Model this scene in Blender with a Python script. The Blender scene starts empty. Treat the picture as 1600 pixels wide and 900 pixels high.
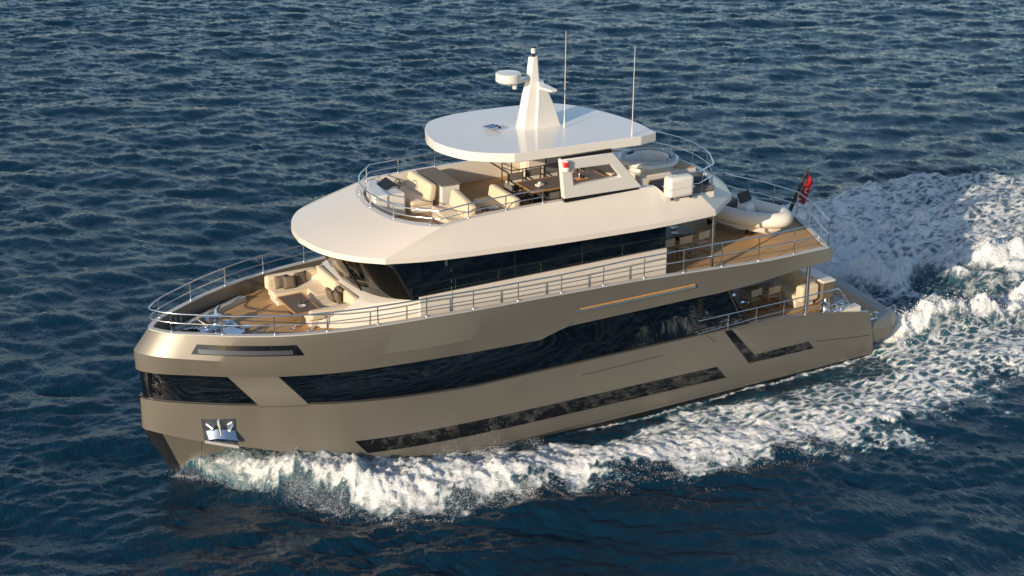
import bpy, bmesh, math, random
import numpy as np
from mathutils import Vector, Matrix
R = math.radians
S = bpy.context.scene
random.seed(7)
RNG = np.random.default_rng(11)

# ---------------------------------------------------------------- camera, sky, sun, exposure
cam_d = bpy.data.cameras.new('camera'); cam = bpy.data.objects.new('camera', cam_d)
S.collection.objects.link(cam); S.camera = cam
cam_d.sensor_width = 36.0; cam_d.lens = 36.0 * 2500 / 1600
cam_d.clip_start = 0.5; cam_d.clip_end = 12000
cam.location = (-11.96, -44.603, 24.5)
cam.rotation_euler = (R(90 - 22), 0, R(61.5 - 90))

SUN_AZ, SUN_EL = 23.0, 17.0      # azimuth of light travel from +x towards +y; elevation
W = bpy.data.worlds.new('World'); S.world = W; W.use_nodes = True
wn = W.node_tree; sky = wn.nodes.new('ShaderNodeTexSky'); sky.sky_type = 'NISHITA'
sky.sun_disc = False; sky.sun_elevation = R(SUN_EL)
sx, sy = -math.cos(R(SUN_AZ)), -math.sin(R(SUN_AZ))   # towards the sun
sky.sun_rotation = math.atan2(sx, sy)
sky.air_density = 1.0; sky.dust_density = 0.7; sky.ozone_density = 1.7; sky.altitude = 0
wn.links.new(sky.outputs[0], wn.nodes['Background'].inputs[0])
wn.nodes['Background'].inputs[1].default_value = 0.15
sd = bpy.data.lights.new('sun', 'SUN'); sd.energy = 4.8; sd.angle = R(0.53); sd.color = (1.0, 0.83, 0.62)
so = bpy.data.objects.new('sun', sd); S.collection.objects.link(so)
so.rotation_euler = Vector((math.cos(R(SUN_AZ)) * math.cos(R(SUN_EL)), math.sin(R(SUN_AZ)) * math.cos(R(SUN_EL)), -math.sin(R(SUN_EL)))).to_track_quat('-Z', 'Y').to_euler()
S.view_settings.view_transform = 'Standard'; S.view_settings.look = 'None'
S.view_settings.exposure = 0.08; S.view_settings.gamma = 1.0
S.cycles.max_bounces = 8; S.cycles.glossy_bounces = 4; S.cycles.caustics_reflective = False

# ---------------------------------------------------------------- materials
MATS = {}
def mat(name, col, rough=0.4, metal=0.0, coat=0.0, spec=0.5, var=0.0, vscale=3.0, bump=0.0, bscale=40.0, sheen=0.0, ior=1.5, stretch=(1, 1, 1)):
    m = bpy.data.materials.new(name); m.use_nodes = True; nt = m.node_tree
    b = nt.nodes['Principled BSDF']; N = nt.nodes; L = nt.links
    b.inputs['Base Color'].default_value = (*col, 1); b.inputs['Roughness'].default_value = rough
    b.inputs['Metallic'].default_value = metal; b.inputs['IOR'].default_value = ior
    b.inputs['Coat Weight'].default_value = coat; b.inputs['Coat Roughness'].default_value = 0.06
    b.inputs['Specular IOR Level'].default_value = spec
    if sheen: b.inputs['Sheen Weight'].default_value = sheen
    if var or bump:
        tc = N.new('ShaderNodeTexCoord'); mp = N.new('ShaderNodeMapping'); mp.inputs['Scale'].default_value = stretch
        L.new(tc.outputs['Object'], mp.inputs[0])
    if var:
        nz = N.new('ShaderNodeTexNoise'); nz.inputs['Scale'].default_value = vscale; nz.inputs['Detail'].default_value = 6
        L.new(mp.outputs[0], nz.inputs['Vector'])
        mx = N.new('ShaderNodeMix'); mx.data_type = 'RGBA'
        mx.inputs['A'].default_value = (*[c * (1 - var) for c in col], 1); mx.inputs['B'].default_value = (*[min(1, c * (1 + var)) for c in col], 1)
        L.new(nz.outputs['Fac'], mx.inputs['Factor']); L.new(mx.outputs['Result'], b.inputs['Base Color'])
        mr = N.new('ShaderNodeMapRange'); mr.inputs['To Min'].default_value = rough * 0.8; mr.inputs['To Max'].default_value = min(1, rough * 1.25)
        L.new(nz.outputs['Fac'], mr.inputs['Value']); L.new(mr.outputs['Result'], b.inputs['Roughness'])
    if bump:
        n2 = N.new('ShaderNodeTexNoise'); n2.inputs['Scale'].default_value = bscale; n2.inputs['Detail'].default_value = 3
        L.new(mp.outputs[0], n2.inputs['Vector'])
        bp = N.new('ShaderNodeBump'); bp.inputs['Strength'].default_value = bump; bp.inputs['Distance'].default_value = 0.02
        L.new(n2.outputs['Fac'], bp.inputs['Height']); L.new(bp.outputs['Normal'], b.inputs['Normal'])
    MATS[name] = m; return m

M_hull = mat('bronze_paint', (0.208, 0.191, 0.160), 0.39, 0.42, 0.2, var=0.06, vscale=0.7, bump=0.012, bscale=1.3)
M_cream = mat('cream_gelcoat', (0.76, 0.69, 0.60), 0.3, 0, 0.4, var=0.02, vscale=0.8, bump=0.004, bscale=1.5)
M_white = mat('white_gelcoat', (0.75, 0.715, 0.66), 0.22, 0, 0.6, var=0.02, vscale=1.0)
M_glass = mat('dark_glass', (0.002, 0.004, 0.006), 0.012, 0, 0, ior=1.9, bump=0.004, bscale=0.7)
M_black = mat('black_trim', (0.012, 0.012, 0.013), 0.35)
M_shadowgap = mat('dark_recess', (0.03, 0.027, 0.024), 0.6)
M_steel = mat('polished_steel', (0.78, 0.79, 0.80), 0.12, 1.0, var=0.03, vscale=5)
M_brushed = mat('brushed_steel', (0.55, 0.56, 0.58), 0.28, 1.0, var=0.05, vscale=8)
M_uph = mat('cream_upholstery', (0.70, 0.57, 0.40), 0.8, 0, 0, spec=0.25, var=0.06, vscale=4, bump=0.25, bscale=60, sheen=0.2)
M_taupe = mat('taupe_fabric', (0.155, 0.122, 0.09), 0.9, 0, 0, spec=0.2, var=0.12, vscale=9, bump=0.3, bscale=70)
M_sand = mat('sand_canvas', (0.60, 0.47, 0.32), 0.85, 0, 0, spec=0.2, var=0.06, vscale=9)
M_wood = mat('teak_wood', (0.42, 0.22, 0.08), 0.5, 0, 0.1, var=0.2, vscale=8, stretch=(1, 6, 6))
M_darkwood = mat('dark_walnut', (0.15, 0.10, 0.066), 0.5, 0, 0.0, var=0.2, vscale=6, stretch=(6, 1, 6))
M_grey = mat('grey_vinyl', (0.17, 0.15, 0.13), 0.7, var=0.1, vscale=6)
M_tube = mat('white_rubber_tube', (0.78, 0.72, 0.62), 0.42, var=0.04, vscale=3)
M_ltgrey = mat('light_grey_grp', (0.50, 0.49, 0.47), 0.45, var=0.05, vscale=3)
M_char = mat('charcoal_cover', (0.035, 0.035, 0.037), 0.7, var=0.15, vscale=6)
M_red = mat('red_cloth', (0.36, 0.012, 0.016), 0.75, var=0.12, vscale=7)
M_redlens = mat('red_lens', (0.7, 0.02, 0.02), 0.2, 0, 0.6)
M_orange = mat('amber_wood_slot_sun', (0.62, 0.30, 0.08), 0.4, var=0.1, vscale=5)  # for the tray; also paints the sunlight inside the hull slot

def teak(name, w, c1, c2, across=1):
    m = bpy.data.materials.new(name); m.use_nodes = True; N = m.node_tree.nodes; L = m.node_tree.links; b = N['Principled BSDF']
    tc = N.new('ShaderNodeTexCoord'); sp = N.new('ShaderNodeSeparateXYZ'); L.new(tc.outputs['Object'], sp.inputs[0])
    a = sp.outputs[across]; l = sp.outputs[1 - across]
    d = N.new('ShaderNodeMath'); d.operation = 'DIVIDE'; L.new(a, d.inputs[0]); d.inputs[1].default_value = w
    fl = N.new('ShaderNodeMath'); fl.operation = 'FLOOR'; L.new(d.outputs[0], fl.inputs[0])
    fr = N.new('ShaderNodeMath'); fr.operation = 'FRACT'; L.new(d.outputs[0], fr.inputs[0])
    wn_ = N.new('ShaderNodeTexWhiteNoise'); wn_.noise_dimensions = '1D'; L.new(fl.outputs[0], wn_.inputs['W'])
    cv = N.new('ShaderNodeCombineXYZ'); L.new(l, cv.inputs[0])
    k = N.new('ShaderNodeMath'); k.operation = 'MULTIPLY'; L.new(a, k.inputs[0]); k.inputs[1].default_value = 14; L.new(k.outputs[0], cv.inputs[1])
    nz = N.new('ShaderNodeTexNoise'); nz.inputs['Scale'].default_value = 1.6; nz.inputs['Detail'].default_value = 7; L.new(cv.outputs[0], nz.inputs['Vector'])
    ad = N.new('ShaderNodeMath'); ad.operation = 'ADD'; L.new(wn_.outputs['Value'], ad.inputs[0]); L.new(nz.outputs['Fac'], ad.inputs[1])
    hf = N.new('ShaderNodeMath'); hf.operation = 'MULTIPLY'; hf.inputs[1].default_value = 0.5; L.new(ad.outputs[0], hf.inputs[0])
    mx = N.new('ShaderNodeMix'); mx.data_type = 'RGBA'; mx.inputs['A'].default_value = (*c1, 1); mx.inputs['B'].default_value = (*c2, 1)
    L.new(hf.outputs[0], mx.inputs['Factor'])
    lt = N.new('ShaderNodeMath'); lt.operation = 'LESS_THAN'; L.new(fr.outputs[0], lt.inputs[0]); lt.inputs[1].default_value = 0.085
    m2 = N.new('ShaderNodeMix'); m2.data_type = 'RGBA'; L.new(lt.outputs[0], m2.inputs['Factor']); L.new(mx.outputs['Result'], m2.inputs['A'])
    m2.inputs['B'].default_value = (0.03, 0.025, 0.02, 1); L.new(m2.outputs['Result'], b.inputs['Base Color'])
    b.inputs['Roughness'].default_value = 0.55; b.inputs['Specular IOR Level'].default_value = 0.35
    return m
M_deck = teak('teak_deck', 0.10, (0.42, 0.245, 0.105), (0.62, 0.39, 0.185))

# ---------------------------------------------------------------- builders
def link(o, parent=None):
    S.collection.objects.link(o)
    if parent is not None: o.parent = parent
    return o
def thing(name, label, cat, loc=(0, 0, 0), rz=0.0, group=None):
    o = bpy.data.objects.new(name, None); o.empty_display_size = 0.2; link(o)
    o.location = loc; o.rotation_euler = (0, 0, rz); o['label'] = label; o['category'] = cat
    if group: o['group'] = group
    return o
def dup(root, loc, rz, label, group=None):
    r = root.copy(); S.collection.objects.link(r); r.location = loc; r.rotation_euler = (0, 0, rz); r['label'] = label
    if group: r['group'] = group
    for ch in list(root.children):
        c = ch.copy(); S.collection.objects.link(c); c.parent = r
        for g in ch.children:
            d = g.copy(); S.collection.objects.link(d); d.parent = c
    return r

class MB:
    def __init__(s): s.v = []; s.f = []
    def pts(s, P): n = len(s.v); s.v += [tuple(map(float, p)) for p in P]; return n
    def face(s, P): n = s.pts(P); s.f.append(tuple(range(n, n + len(P)))); return s
    def loft(s, rows, closed=False):
        n = s.pts([p for r in rows for p in r]); m = len(rows[0])
        for i in range(len(rows) - 1):
            for j in range(m if closed else m - 1):
                a = n + i * m + j; b = n + i * m + (j + 1) % m
                s.f.append((a, b, b + m, a + m))
        return s
    def prism(s, poly, z0, z1, ax=2):
        def q(p, z):
            return (p[0], p[1], z) if ax == 2 else ((p[0], z, p[1]) if ax == 1 else (z, p[0], p[1]))
        m = len(poly); n = s.pts([q(p, z0) for p in poly] + [q(p, z1) for p in poly])
        s.f.append(tuple(range(n + m - 1, n - 1, -1))); s.f.append(tuple(range(n + m, n + 2 * m)))
        for j in range(m):
            k = (j + 1) % m; s.f.append((n + j, n + k, n + m + k, n + m + j))
        return s
    def box(s, c, d, rz=0.0, ry=0.0, rx=0.0):
        Rm = Matrix.Rotation(rz, 3, 'Z') @ Matrix.Rotation(ry, 3, 'Y') @ Matrix.Rotation(rx, 3, 'X'); c = Vector(c)
        n = s.pts([c + Rm @ Vector((x * d[0] / 2, y * d[1] / 2, z * d[2] / 2)) for z in (-1, 1) for y in (-1, 1) for x in (-1, 1)])
        for q in ((0, 2, 3, 1), (4, 5, 7, 6), (0, 1, 5, 4), (2, 6, 7, 3), (0, 4, 6, 2), (1, 3, 7, 5)): s.f.append(tuple(n + i for i in q))
        return s
    def bx(s, x0, x1, y0, y1, z0, z1): return s.box(((x0 + x1) / 2, (y0 + y1) / 2, (z0 + z1) / 2), (x1 - x0, y1 - y0, z1 - z0))
    def tube(s, path, r, n=8, closed=False, r1=None):
        P = [Vector(p) for p in path]; rows = []; m = len(P)
        up = None
        for i, p in enumerate(P):
            if closed: t = (P[(i + 1) % m] - P[i - 1]).normalized()
            else: t = (P[min(i + 1, m - 1)] - P[max(i - 1, 0)]).normalized()
            if up is None:
                up = Vector((0, 0, 1)) if abs(t.z) < 0.9 else Vector((1, 0, 0))
            a = t.cross(up).normalized(); b = a.cross(t).normalized(); up = b
            rr = r if r1 is None else r + (r1 - r) * i / (m - 1)
            rows.append([p + rr * (math.cos(2 * math.pi * k / n) * a + math.sin(2 * math.pi * k / n) * b) for k in range(n)])
        if closed: rows.append(rows[0])
        base = len(s.v); s.loft(rows, closed=True)
        if not closed:
            s.f.append(tuple(base + k for k in range(n - 1, -1, -1))); e = base + (m - 1) * n; s.f.append(tuple(e + k for k in range(n)))
        return s
    def lathe(s, prof, c=(0, 0, 0), n=24, caps=True):
        rows = [[(c[0] + r * math.cos(2 * math.pi * k / n), c[1] + r * math.sin(2 * math.pi * k / n), c[2] + z) for k in range(n)] for r, z in prof]
        base = len(s.v); s.loft(rows, closed=True)
        if caps and prof[0][0] > 1e-4: s.f.append(tuple(base + k for k in range(n - 1, -1, -1)))
        e = base + (len(prof) - 1) * n
        if caps and prof[-1][0] > 1e-4: s.f.append(tuple(e + k for k in range(n)))
        return s
    def ball(s, c, r, n=10):
        return s.lathe([(max(1e-5, r * math.sin(math.pi * i / n)), -r * math.cos(math.pi * i / n)) for i in range(n + 1)], c, n + 4)
    def mirror(s):
        n = len(s.v); s.v += [(x, -y, z) for x, y, z in s.v]; s.f += [tuple(n + i for i in reversed(q)) for q in s.f]; return s
    def build(s, name, m, parent=None, smooth=35, bevel=0.0, seg=2, thick=0.0, sub=0):
        me = bpy.data.meshes.new(name); me.from_pydata(s.v, [], s.f); me.validate()
        bm = bmesh.new(); bm.from_mesh(me); bmesh.ops.remove_doubles(bm, verts=bm.verts, dist=1e-5)
        bmesh.ops.recalc_face_normals(bm, faces=bm.faces); bm.to_mesh(me); bm.free()
        for p in me.polygons: p.use_smooth = True
        if smooth < 179: me.set_sharp_from_angle(angle=R(smooth))
        me.materials.append(m); o = bpy.data.objects.new(name, me); link(o, parent)
        if thick:
            k = o.modifiers.new('solid', 'SOLIDIFY'); k.thickness = thick; k.offset = -1
        if bevel:
            k = o.modifiers.new('bevel', 'BEVEL'); k.width = bevel; k.segments = seg; k.limit_method = 'ANGLE'; k.angle_limit = R(40); k.harden_normals = False
        if sub:
            k = o.modifiers.new('sub', 'SUBSURF'); k.levels = sub; k.render_levels = sub
        return o

def pchip(xk, yk, x):
    xk = np.asarray(xk, float); yk = np.asarray(yk, float); x = np.clip(np.asarray(x, float), xk[0], xk[-1])
    h = np.diff(xk); d = np.diff(yk) / h; m = np.zeros(len(xk)); m[0] = d[0]; m[-1] = d[-1]
    for i in range(1, len(xk) - 1):
        if d[i - 1] * d[i] > 0:
            w1 = 2 * h[i] + h[i - 1]; w2 = h[i] + 2 * h[i - 1]; m[i] = (w1 + w2) / (w1 / d[i - 1] + w2 / d[i])
    i = np.clip(np.searchsorted(xk, x, side='right') - 1, 0, len(h) - 1); t = (x - xk[i]) / h[i]
    return ((1 + 2 * t) * (1 - t) ** 2 * yk[i] + t * (1 - t) ** 2 * h[i] * m[i] + t * t * (3 - 2 * t) * yk[i + 1] + t * t * (t - 1) * h[i] * m[i + 1])
class Plan:
    def __init__(s, k): s.k = np.array(k, float); s.x0 = s.k[0, 0]; s.s = np.sqrt(s.k[:, 0] - s.x0)
    def __call__(s, x): return pchip(s.s, s.k[:, 1], np.sqrt(np.maximum(0, np.asarray(x, float) - s.x0)))
class Lin:
    def __init__(s, k): s.k = np.array(k, float)
    def __call__(s, x): return np.interp(x, s.k[:, 0], s.k[:, 1])
def catmull(P, n=6, sharp=()):
    P = [np.array(p, float) for p in P]; out = []
    for i in range(len(P) - 1):
        p1, p2 = P[i], P[i + 1]
        p0 = P[i - 1] if i > 0 and i not in sharp else p1 - (p2 - p1)
        p3 = P[i + 2] if i + 2 < len(P) and (i + 1) not in sharp else p2 + (p2 - p1)
        for k in range(n):
            t = k / n
            out.append(0.5 * ((2 * p1) + (p2 - p0) * t + (2 * p0 - 5 * p1 + 4 * p2 - p3) * t * t + (3 * p1 - p0 - 3 * p2 + p3) * t ** 3))
    out.append(P[-1]); return out
def flip(P): return [(p[0], -p[1], p[2]) for p in P]
# ---------------------------------------------------------------- hull lines (x aft from the bow, -y port, z up)
P_low = Plan([(-.82, 0), (-.72, .2), (-.4, .48), (.25, .92), (.75, 1.22), (1.65, 1.7), (2.3, 1.98), (2.95, 2.3), (3.65, 2.6), (4.4, 2.9), (5.5, 3.17), (7, 3.4), (9, 3.53), (11, 3.57), (22, 3.57), (25.6, 3.5)])
P_kn = Plan([(-.85, 0), (-.74, .26), (-.5, .54), (-.09, .88), (.6, 1.3), (1.58, 1.85), (2.95, 2.47), (4.47, 2.95), (7.2, 3.43), (9, 3.55), (11, 3.58), (20, 3.58), (25.6, 3.5)])
P_cap = Plan([(-.35, 0), (-.27, .2), (-.08, .46), (.3, .82), (.85, 1.2), (2.25, 2.05), (3.8, 2.7), (5.5, 3.07), (7.7, 3.3), (10, 3.42), (15, 3.45), (20, 3.4), (23.3, 3.25)])
P_wl = Plan([(.06, 0), (.2, .13), (.5, .25), (1, .40), (2.5, .95), (4, 1.6), (6, 2.4), (8, 3.0), (10, 3.3), (12, 3.45), (15, 3.54), (25.7, 3.48)])
P_uc = Plan([(-.79, 0), (-.62, .17), (-.3, .3), (0, .4), (.75, .66), (1.65, .85), (2.95, 1.5), (4.4, 2.25), (6, 2.95), (8, 3.36), (10, 3.48), (12, 3.53), (25.7, 3.49)])
z_chin = Lin([(-.85, 1.85), (.25, 1.6), (.75, 1.5), (1.65, 1.35), (2.3, 1.22), (2.95, 1.1), (4.4, .75), (6, .45), (8, .28), (10, .2), (26, .18)])
z_lt = Lin([(-.85, 2.9), (.6, 2.83), (2.25, 2.75), (3.7, 2.72), (9, 2.43), (17.6, 2.39), (21, 2.36), (22, 2.28), (23, 2.15), (24, 2.0), (25.3, 1.76)])
z_ub = Lin([(-.85, 3.85), (1.5, 3.73), (2.9, 3.68), (6.75, 3.66), (11.5, 3.52), (12.47, 3.80), (17.6, 3.84), (18.3, 3.82), (20, 3.88), (21.6, 4.03), (23.3, 4.13)])
z_kn = Lin([(-.85, 4.45), (0, 4.4), (1.58, 4.3), (3, 4.25), (4.5, 4.2), (7.2, 4.15), (10, 4.15), (13, 4.2), (17, 4.25), (20, 4.22), (23.3, 4.3)])
z_cap = Lin([(-.35, 5.08), (3, 5.05), (7.7, 5.06), (11, 5.02), (15, 4.92), (18, 4.76), (20.5, 4.61), (23.3, 4.55)])
z_dk = Lin([(-1, 4.55), (12, 4.55), (16, 4.5), (20, 4.44), (25, 4.44)])
def P_at(x, z):
    t = np.clip((z - 1.8) / 2.6, 0, 1); w = np.clip((np.asarray(x) - 5.0) / 6.0, 0, 1)
    return P_low(x) * (1 - t) + P_kn(x) * t - w * .085 * np.clip(np.asarray(z) - .8, 0, 1.8) - .13 * np.clip(1 - np.abs(np.asarray(z) - 3.62) / .75, 0, 1) * np.clip((16 - np.asarray(x)) / 8, 0, 1) * np.clip((np.asarray(x) + .75) / 1.2, 0, 1)
NU = 90
U = np.linspace(0, 1, NU) ** 1.7
def curve(plan, zf, xe, x0=None, inset=0.0, zof=0.0):
    x0 = plan.x0 if x0 is None else x0
    x = x0 + (xe - x0) * U; y = plan(x); z = zf(x) if callable(zf) else np.full(NU, float(zf))
    P = np.stack([x, -y, z + zof], 1)
    if inset:
        T = np.gradient(P[:, :2], axis=0); T[0] = (0, -1); T /= np.linalg.norm(T, axis=1)[:, None] + 1e-9
        P[:, 0] += -T[:, 1] * inset * 1.0; P[:, 1] += T[:, 0] * inset
        P[0, 1] = 0
        P[:, 1] = np.minimum(P[:, 1], 0)
    return P
class AtZ:
    def __init__(s, zf, x0=-.82): s.zf = zf; s.x0 = x0
    def __call__(s, x): return P_at(x, s.zf(x))

yacht = thing('motor_yacht', 'large bronze and cream three deck motor yacht under way, throwing up a white bow wave', 'yacht')

# lower hull
XT = 25.3
keel = curve(P_wl, -1.1, 25.6); keel[:, 1] *= 0.3
wl = curve(P_wl, 0.0, 25.62)
uc = curve(P_uc, z_chin, 25.6, zof=-.04)
ch = curve(P_low, z_chin, 25.55)
mid = curve(AtZ(lambda x: z_chin(x) * .5 + z_lt(x) * .5), lambda x: z_chin(x) * .5 + z_lt(x) * .5, 25.45)
tp = curve(AtZ(z_lt), z_lt, XT)
tpi = curve(AtZ(z_lt), z_lt, XT, inset=.2)
tpd = tpi.copy(); tpd[:, 2] = np.minimum(tpd[:, 2] - .12, 1.9)
hb = MB()
hb.loft([keel, wl, uc, ch, mid, tp, tpi, tpd])
hb.face([keel[-1], wl[-1], uc[-1], ch[-1], mid[-1], tp[-1], tpi[-1], (25.3, 0, tpi[-1][2]), (25.6, 0, -1.1)])
# the solid panel between the bow window and the long window
rows = []
for t in np.linspace(0, 1, 9):
    xb, xt = 2.3 + (3.7 - 2.3) * t, 1.5 + (2.9 - 1.5) * t
    rows.append([(xb + (xt - xb) * k, -float(P_at(xb + (xt - xb) * k, z_lt(xb) + (z_ub(xt) - z_lt(xb)) * k)), float(z_lt(xb) + (z_ub(xt) - z_lt(xb)) * k)) for k in np.linspace(0, 1, 6)])
inner0 = [(p[0] + .05, p[1] + .2, p[2]) for p in rows[0]]; inner1 = [(p[0] + .05, p[1] + .2, p[2]) for p in rows[-1]]
hb.loft([inner0] + rows + [inner1])
hull = hb.mirror().build('hull', M_hull, yacht, smooth=28)

# dark boot stripe along the waterline
for sgn in (1, -1):
    rows = []
    for k, zz in ((0, -.35), (.55, .03), (1.0, .15)):
        rows.append([(p[0], sgn * (p[1] - .008), zz if k < 1 else p[2] * .9) for p in (wl if k == 0 else (wl * .8 + uc * .2 if k < 1 else wl * .55 + uc * .45)) if 9.0 < p[0]])
    MB().loft(rows).build('boot_stripe', M_black, hull, smooth=60)
# raised chine line and panel seams on the port side, mirrored
def on_hull(x, z, off=0.0): return (x, -float(P_at(x, z)) - off, z)
for sgn in (1, -1):
    for seg in ([(25.3, .85), (24.2, .97), (22.75, 1.16)], [(18.0, 2.36), (18.4, 2.02)], [(16.2, 2.0), (14.5, 1.98), (13, 1.97)], [(2.3, 2.71), (2.9, 2.70), (3.7, 2.69)]):
        fine = [seg[0]]
        for a, b in zip(seg, seg[1:]): fine += [(a[0] + (b[0] - a[0]) * k / 4, a[1] + (b[1] - a[1]) * k / 4) for k in range(1, 5)]
        MB().tube([(p[0], sgn * p[1], p[2]) for p in (on_hull(x, z, -.002) for x, z in fine)], .012, 5).build('hull_seam', M_shadowgap, hull)

# upper hull with the bulwark
XA = 23.3
ubi = curve(AtZ(z_ub, -.85), z_ub, XA, inset=.2)
ubo = curve(AtZ(z_ub, -.85), z_ub, XA)
kn = curve(P_kn, z_kn, XA)
band = kn.copy()
cap = curve(P_cap, z_cap, XA)
# aft of midships the side runs straight from bottom edge to cap
w = np.clip((kn[:, 0] - 5.5) / 11.0, 0, 1); w = w * w * (3 - 2 * w)
tt = (kn[:, 2] - ubo[:, 2]) / (cap[:, 2] - ubo[:, 2])
kn[:, 1] = kn[:, 1] * (1 - w) + (ubo[:, 1] + (cap[:, 1] - ubo[:, 1]) * tt) * w
capi = curve(P_cap, z_cap, XA, inset=.15)
bwk = curve(P_cap, z_cap, XA, inset=.17); bwk[:, 2] = z_dk(bwk[:, 0]) - .05
def stern(P, c1, c2):    # carry a line round the chamfered corner to the centreline
    return [tuple(p) for p in P] + [c1, ((c1[0] * .5 + c2[0] * .5), c1[1] * .55, c2[2]), c2]
r_ubi = stern(ubi, (23.6, -2.8, 4.19), (24.6, 0, 4.19)); r_ubo = stern(ubo, (23.85, -2.95, 4.2), (24.85, 0, 4.2))
r_kn = stern(kn, (23.75, -2.88, 4.3), (24.7, 0, 4.3)); r_cap = stern(cap, (23.55, -2.75, 4.5), (24.45, 0, 4.5))
r_ci = stern(capi, (23.4, -2.65, 4.5), (24.3, 0, 4.5)); r_bw = stern(bwk, (23.38, -2.63, 4.39), (24.28, 0, 4.39))
up = MB().loft([r_ubi, r_ubo, r_kn, r_cap, r_ci, r_bw]).mirror().build('upper_hull', M_hull, yacht, smooth=24)
# pale cap rail
capt = MB().loft([[(p[0], p[1] - .012, p[2] + .001) for p in r_cap], [(p[0], p[1] - .012, p[2] + .035) for p in r_cap], [(p[0], p[1] + .012, p[2] + .035) for p in r_ci], [(p[0], p[1] + .012, p[2] + .001) for p in r_ci]]).mirror()
capt.build('cap_rail', M_ltgrey, up)
# soffit under the boat deck and the upper teak deck
sof = MB()
nb = len(r_ubi)
for a, b in zip(range(nb - 1), range(1, nb)):
    if r_ubi[a][0] > 16: sof.face([(*r_ubi[a][:2], r_ubi[a][2] - .002), (*r_ubi[b][:2], r_ubi[b][2] - .002), (r_ubi[b][0], -r_ubi[b][1], r_ubi[b][2] - .002), (r_ubi[a][0], -r_ubi[a][1], r_ubi[a][2] - .002)])
sof.build('soffit', M_cream, yacht)
dk = MB()
for a, b in zip(range(nb - 1), range(1, nb)):
    za, zb = float(z_dk(r_bw[a][0])), float(z_dk(r_bw[b][0]))
    dk.face([(r_bw[a][0], r_bw[a][1] - .01, za), (r_bw[b][0], r_bw[b][1] - .01, zb), (r_bw[b][0], -r_bw[b][1] + .01, zb), (r_bw[a][0], -r_bw[a][1] + .01, za)])
dk.build('upper_deck', M_deck, yacht)

# glazing in the hull
def glass_strip(bot, top, n=40, off=.11, x_pow=1.0, k=5):
    rows = []
    for t in np.linspace(0, 1, n) ** x_pow:
        xb, xt = bot[0] + (bot[1] - bot[0]) * t, top[0] + (top[1] - top[0]) * t
        z0, z1 = float(z_lt(xb)) - .03, float(z_ub(xt)) + .05
        rows.append([(xb + (xt - xb) * q, -max(0.0, float(P_at(xb + (xt - xb) * q, z0 + (z1 - z0) * q)) - off), z0 + (z1 - z0) * q) for q in np.linspace(0, 1, k)])
    return rows
bw = glass_strip((-.70, 2.42), (-.72, 1.62), 26, .1, 1.8)
bwf = [[(p[0], -p[1], p[2]) for p in r] for r in bw[::-1]]
MB().loft(bwf[:-1] + [[(-.71, 0, p[2]) for p in bw[0]]] + bw[1:]).build('bow_window', M_glass, hull, smooth=60)
for sgn in (1, -1):
    g = glass_strip((3.55, 17.6), (2.75, 17.6), 60)
    MB().loft([[(p[0], sgn * p[1], p[2]) for p in r] for r in g]).build('saloon_window', M_glass, hull, smooth=60)
    # sill frame of the long window and its raked end frames
    fr = MB()
    fr.tube([(x, sgn * (-float(P_at(x, z_lt(x))) + .085), float(z_lt(x)) + .02) for x in np.linspace(3.62, 17.6, 30)], .022, 6)
    fr.build('window_frame', M_shadowgap, hull); fr = MB()
    fr.tube([(3.62 + (2.86 - 3.62) * q, sgn * (-float(P_at(3.62 - .76 * q, 2.72 + .95 * q)) + .085), 2.72 + .95 * q) for q in np.linspace(0, 1, 8)], .022, 6)
    fr.build('window_frame', M_shadowgap, hull); fr = MB()
    fr.tube([(x, sgn * (-float(P_at(x, z_lt(x))) + .08), float(z_lt(x)) + .02) for x in np.linspace(-.5, 2.35, 20)], .02, 6)
    fr.build('window_frame', M_shadowgap, hull)
# dark side lights low in the hull: an inset panel with a thin reveal
def hull_panel(poly_top, poly_bot, n, name, m, off=.006, sgn=1):
    a = []
    for q in np.linspace(0, 1, 4):
        row = []
        for t in np.linspace(0, 1, n):
            tx = np.array(poly_top[0]) * (1 - t) + np.array(poly_top[1]) * t; bx_ = np.array(poly_bot[0]) * (1 - t) + np.array(poly_bot[1]) * t
            p = bx_ * (1 - q) + tx * q; o = on_hull(p[0], p[1], off); row.append((o[0], sgn * o[1], o[2]))
        a.append(row)
    mb = MB().loft(a)
    inn = lambda r: [(p[0], p[1] + sgn * .05, p[2]) for p in r]
    mb.loft([a[0], inn(a[0])]); mb.loft([a[-1], inn(a[-1])])
    c0 = [r[0] for r in a]; c1 = [r[-1] for r in a]; mb.loft([c0, inn(c0)]); mb.loft([c1, inn(c1)])
    return mb.build(name, m, hull, smooth=30)
M_sideglass = mat('smoked_glass', (0.006, 0.006, 0.006), 0.03, 0, 0, ior=1.7, bump=0.006, bscale=.9)
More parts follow.
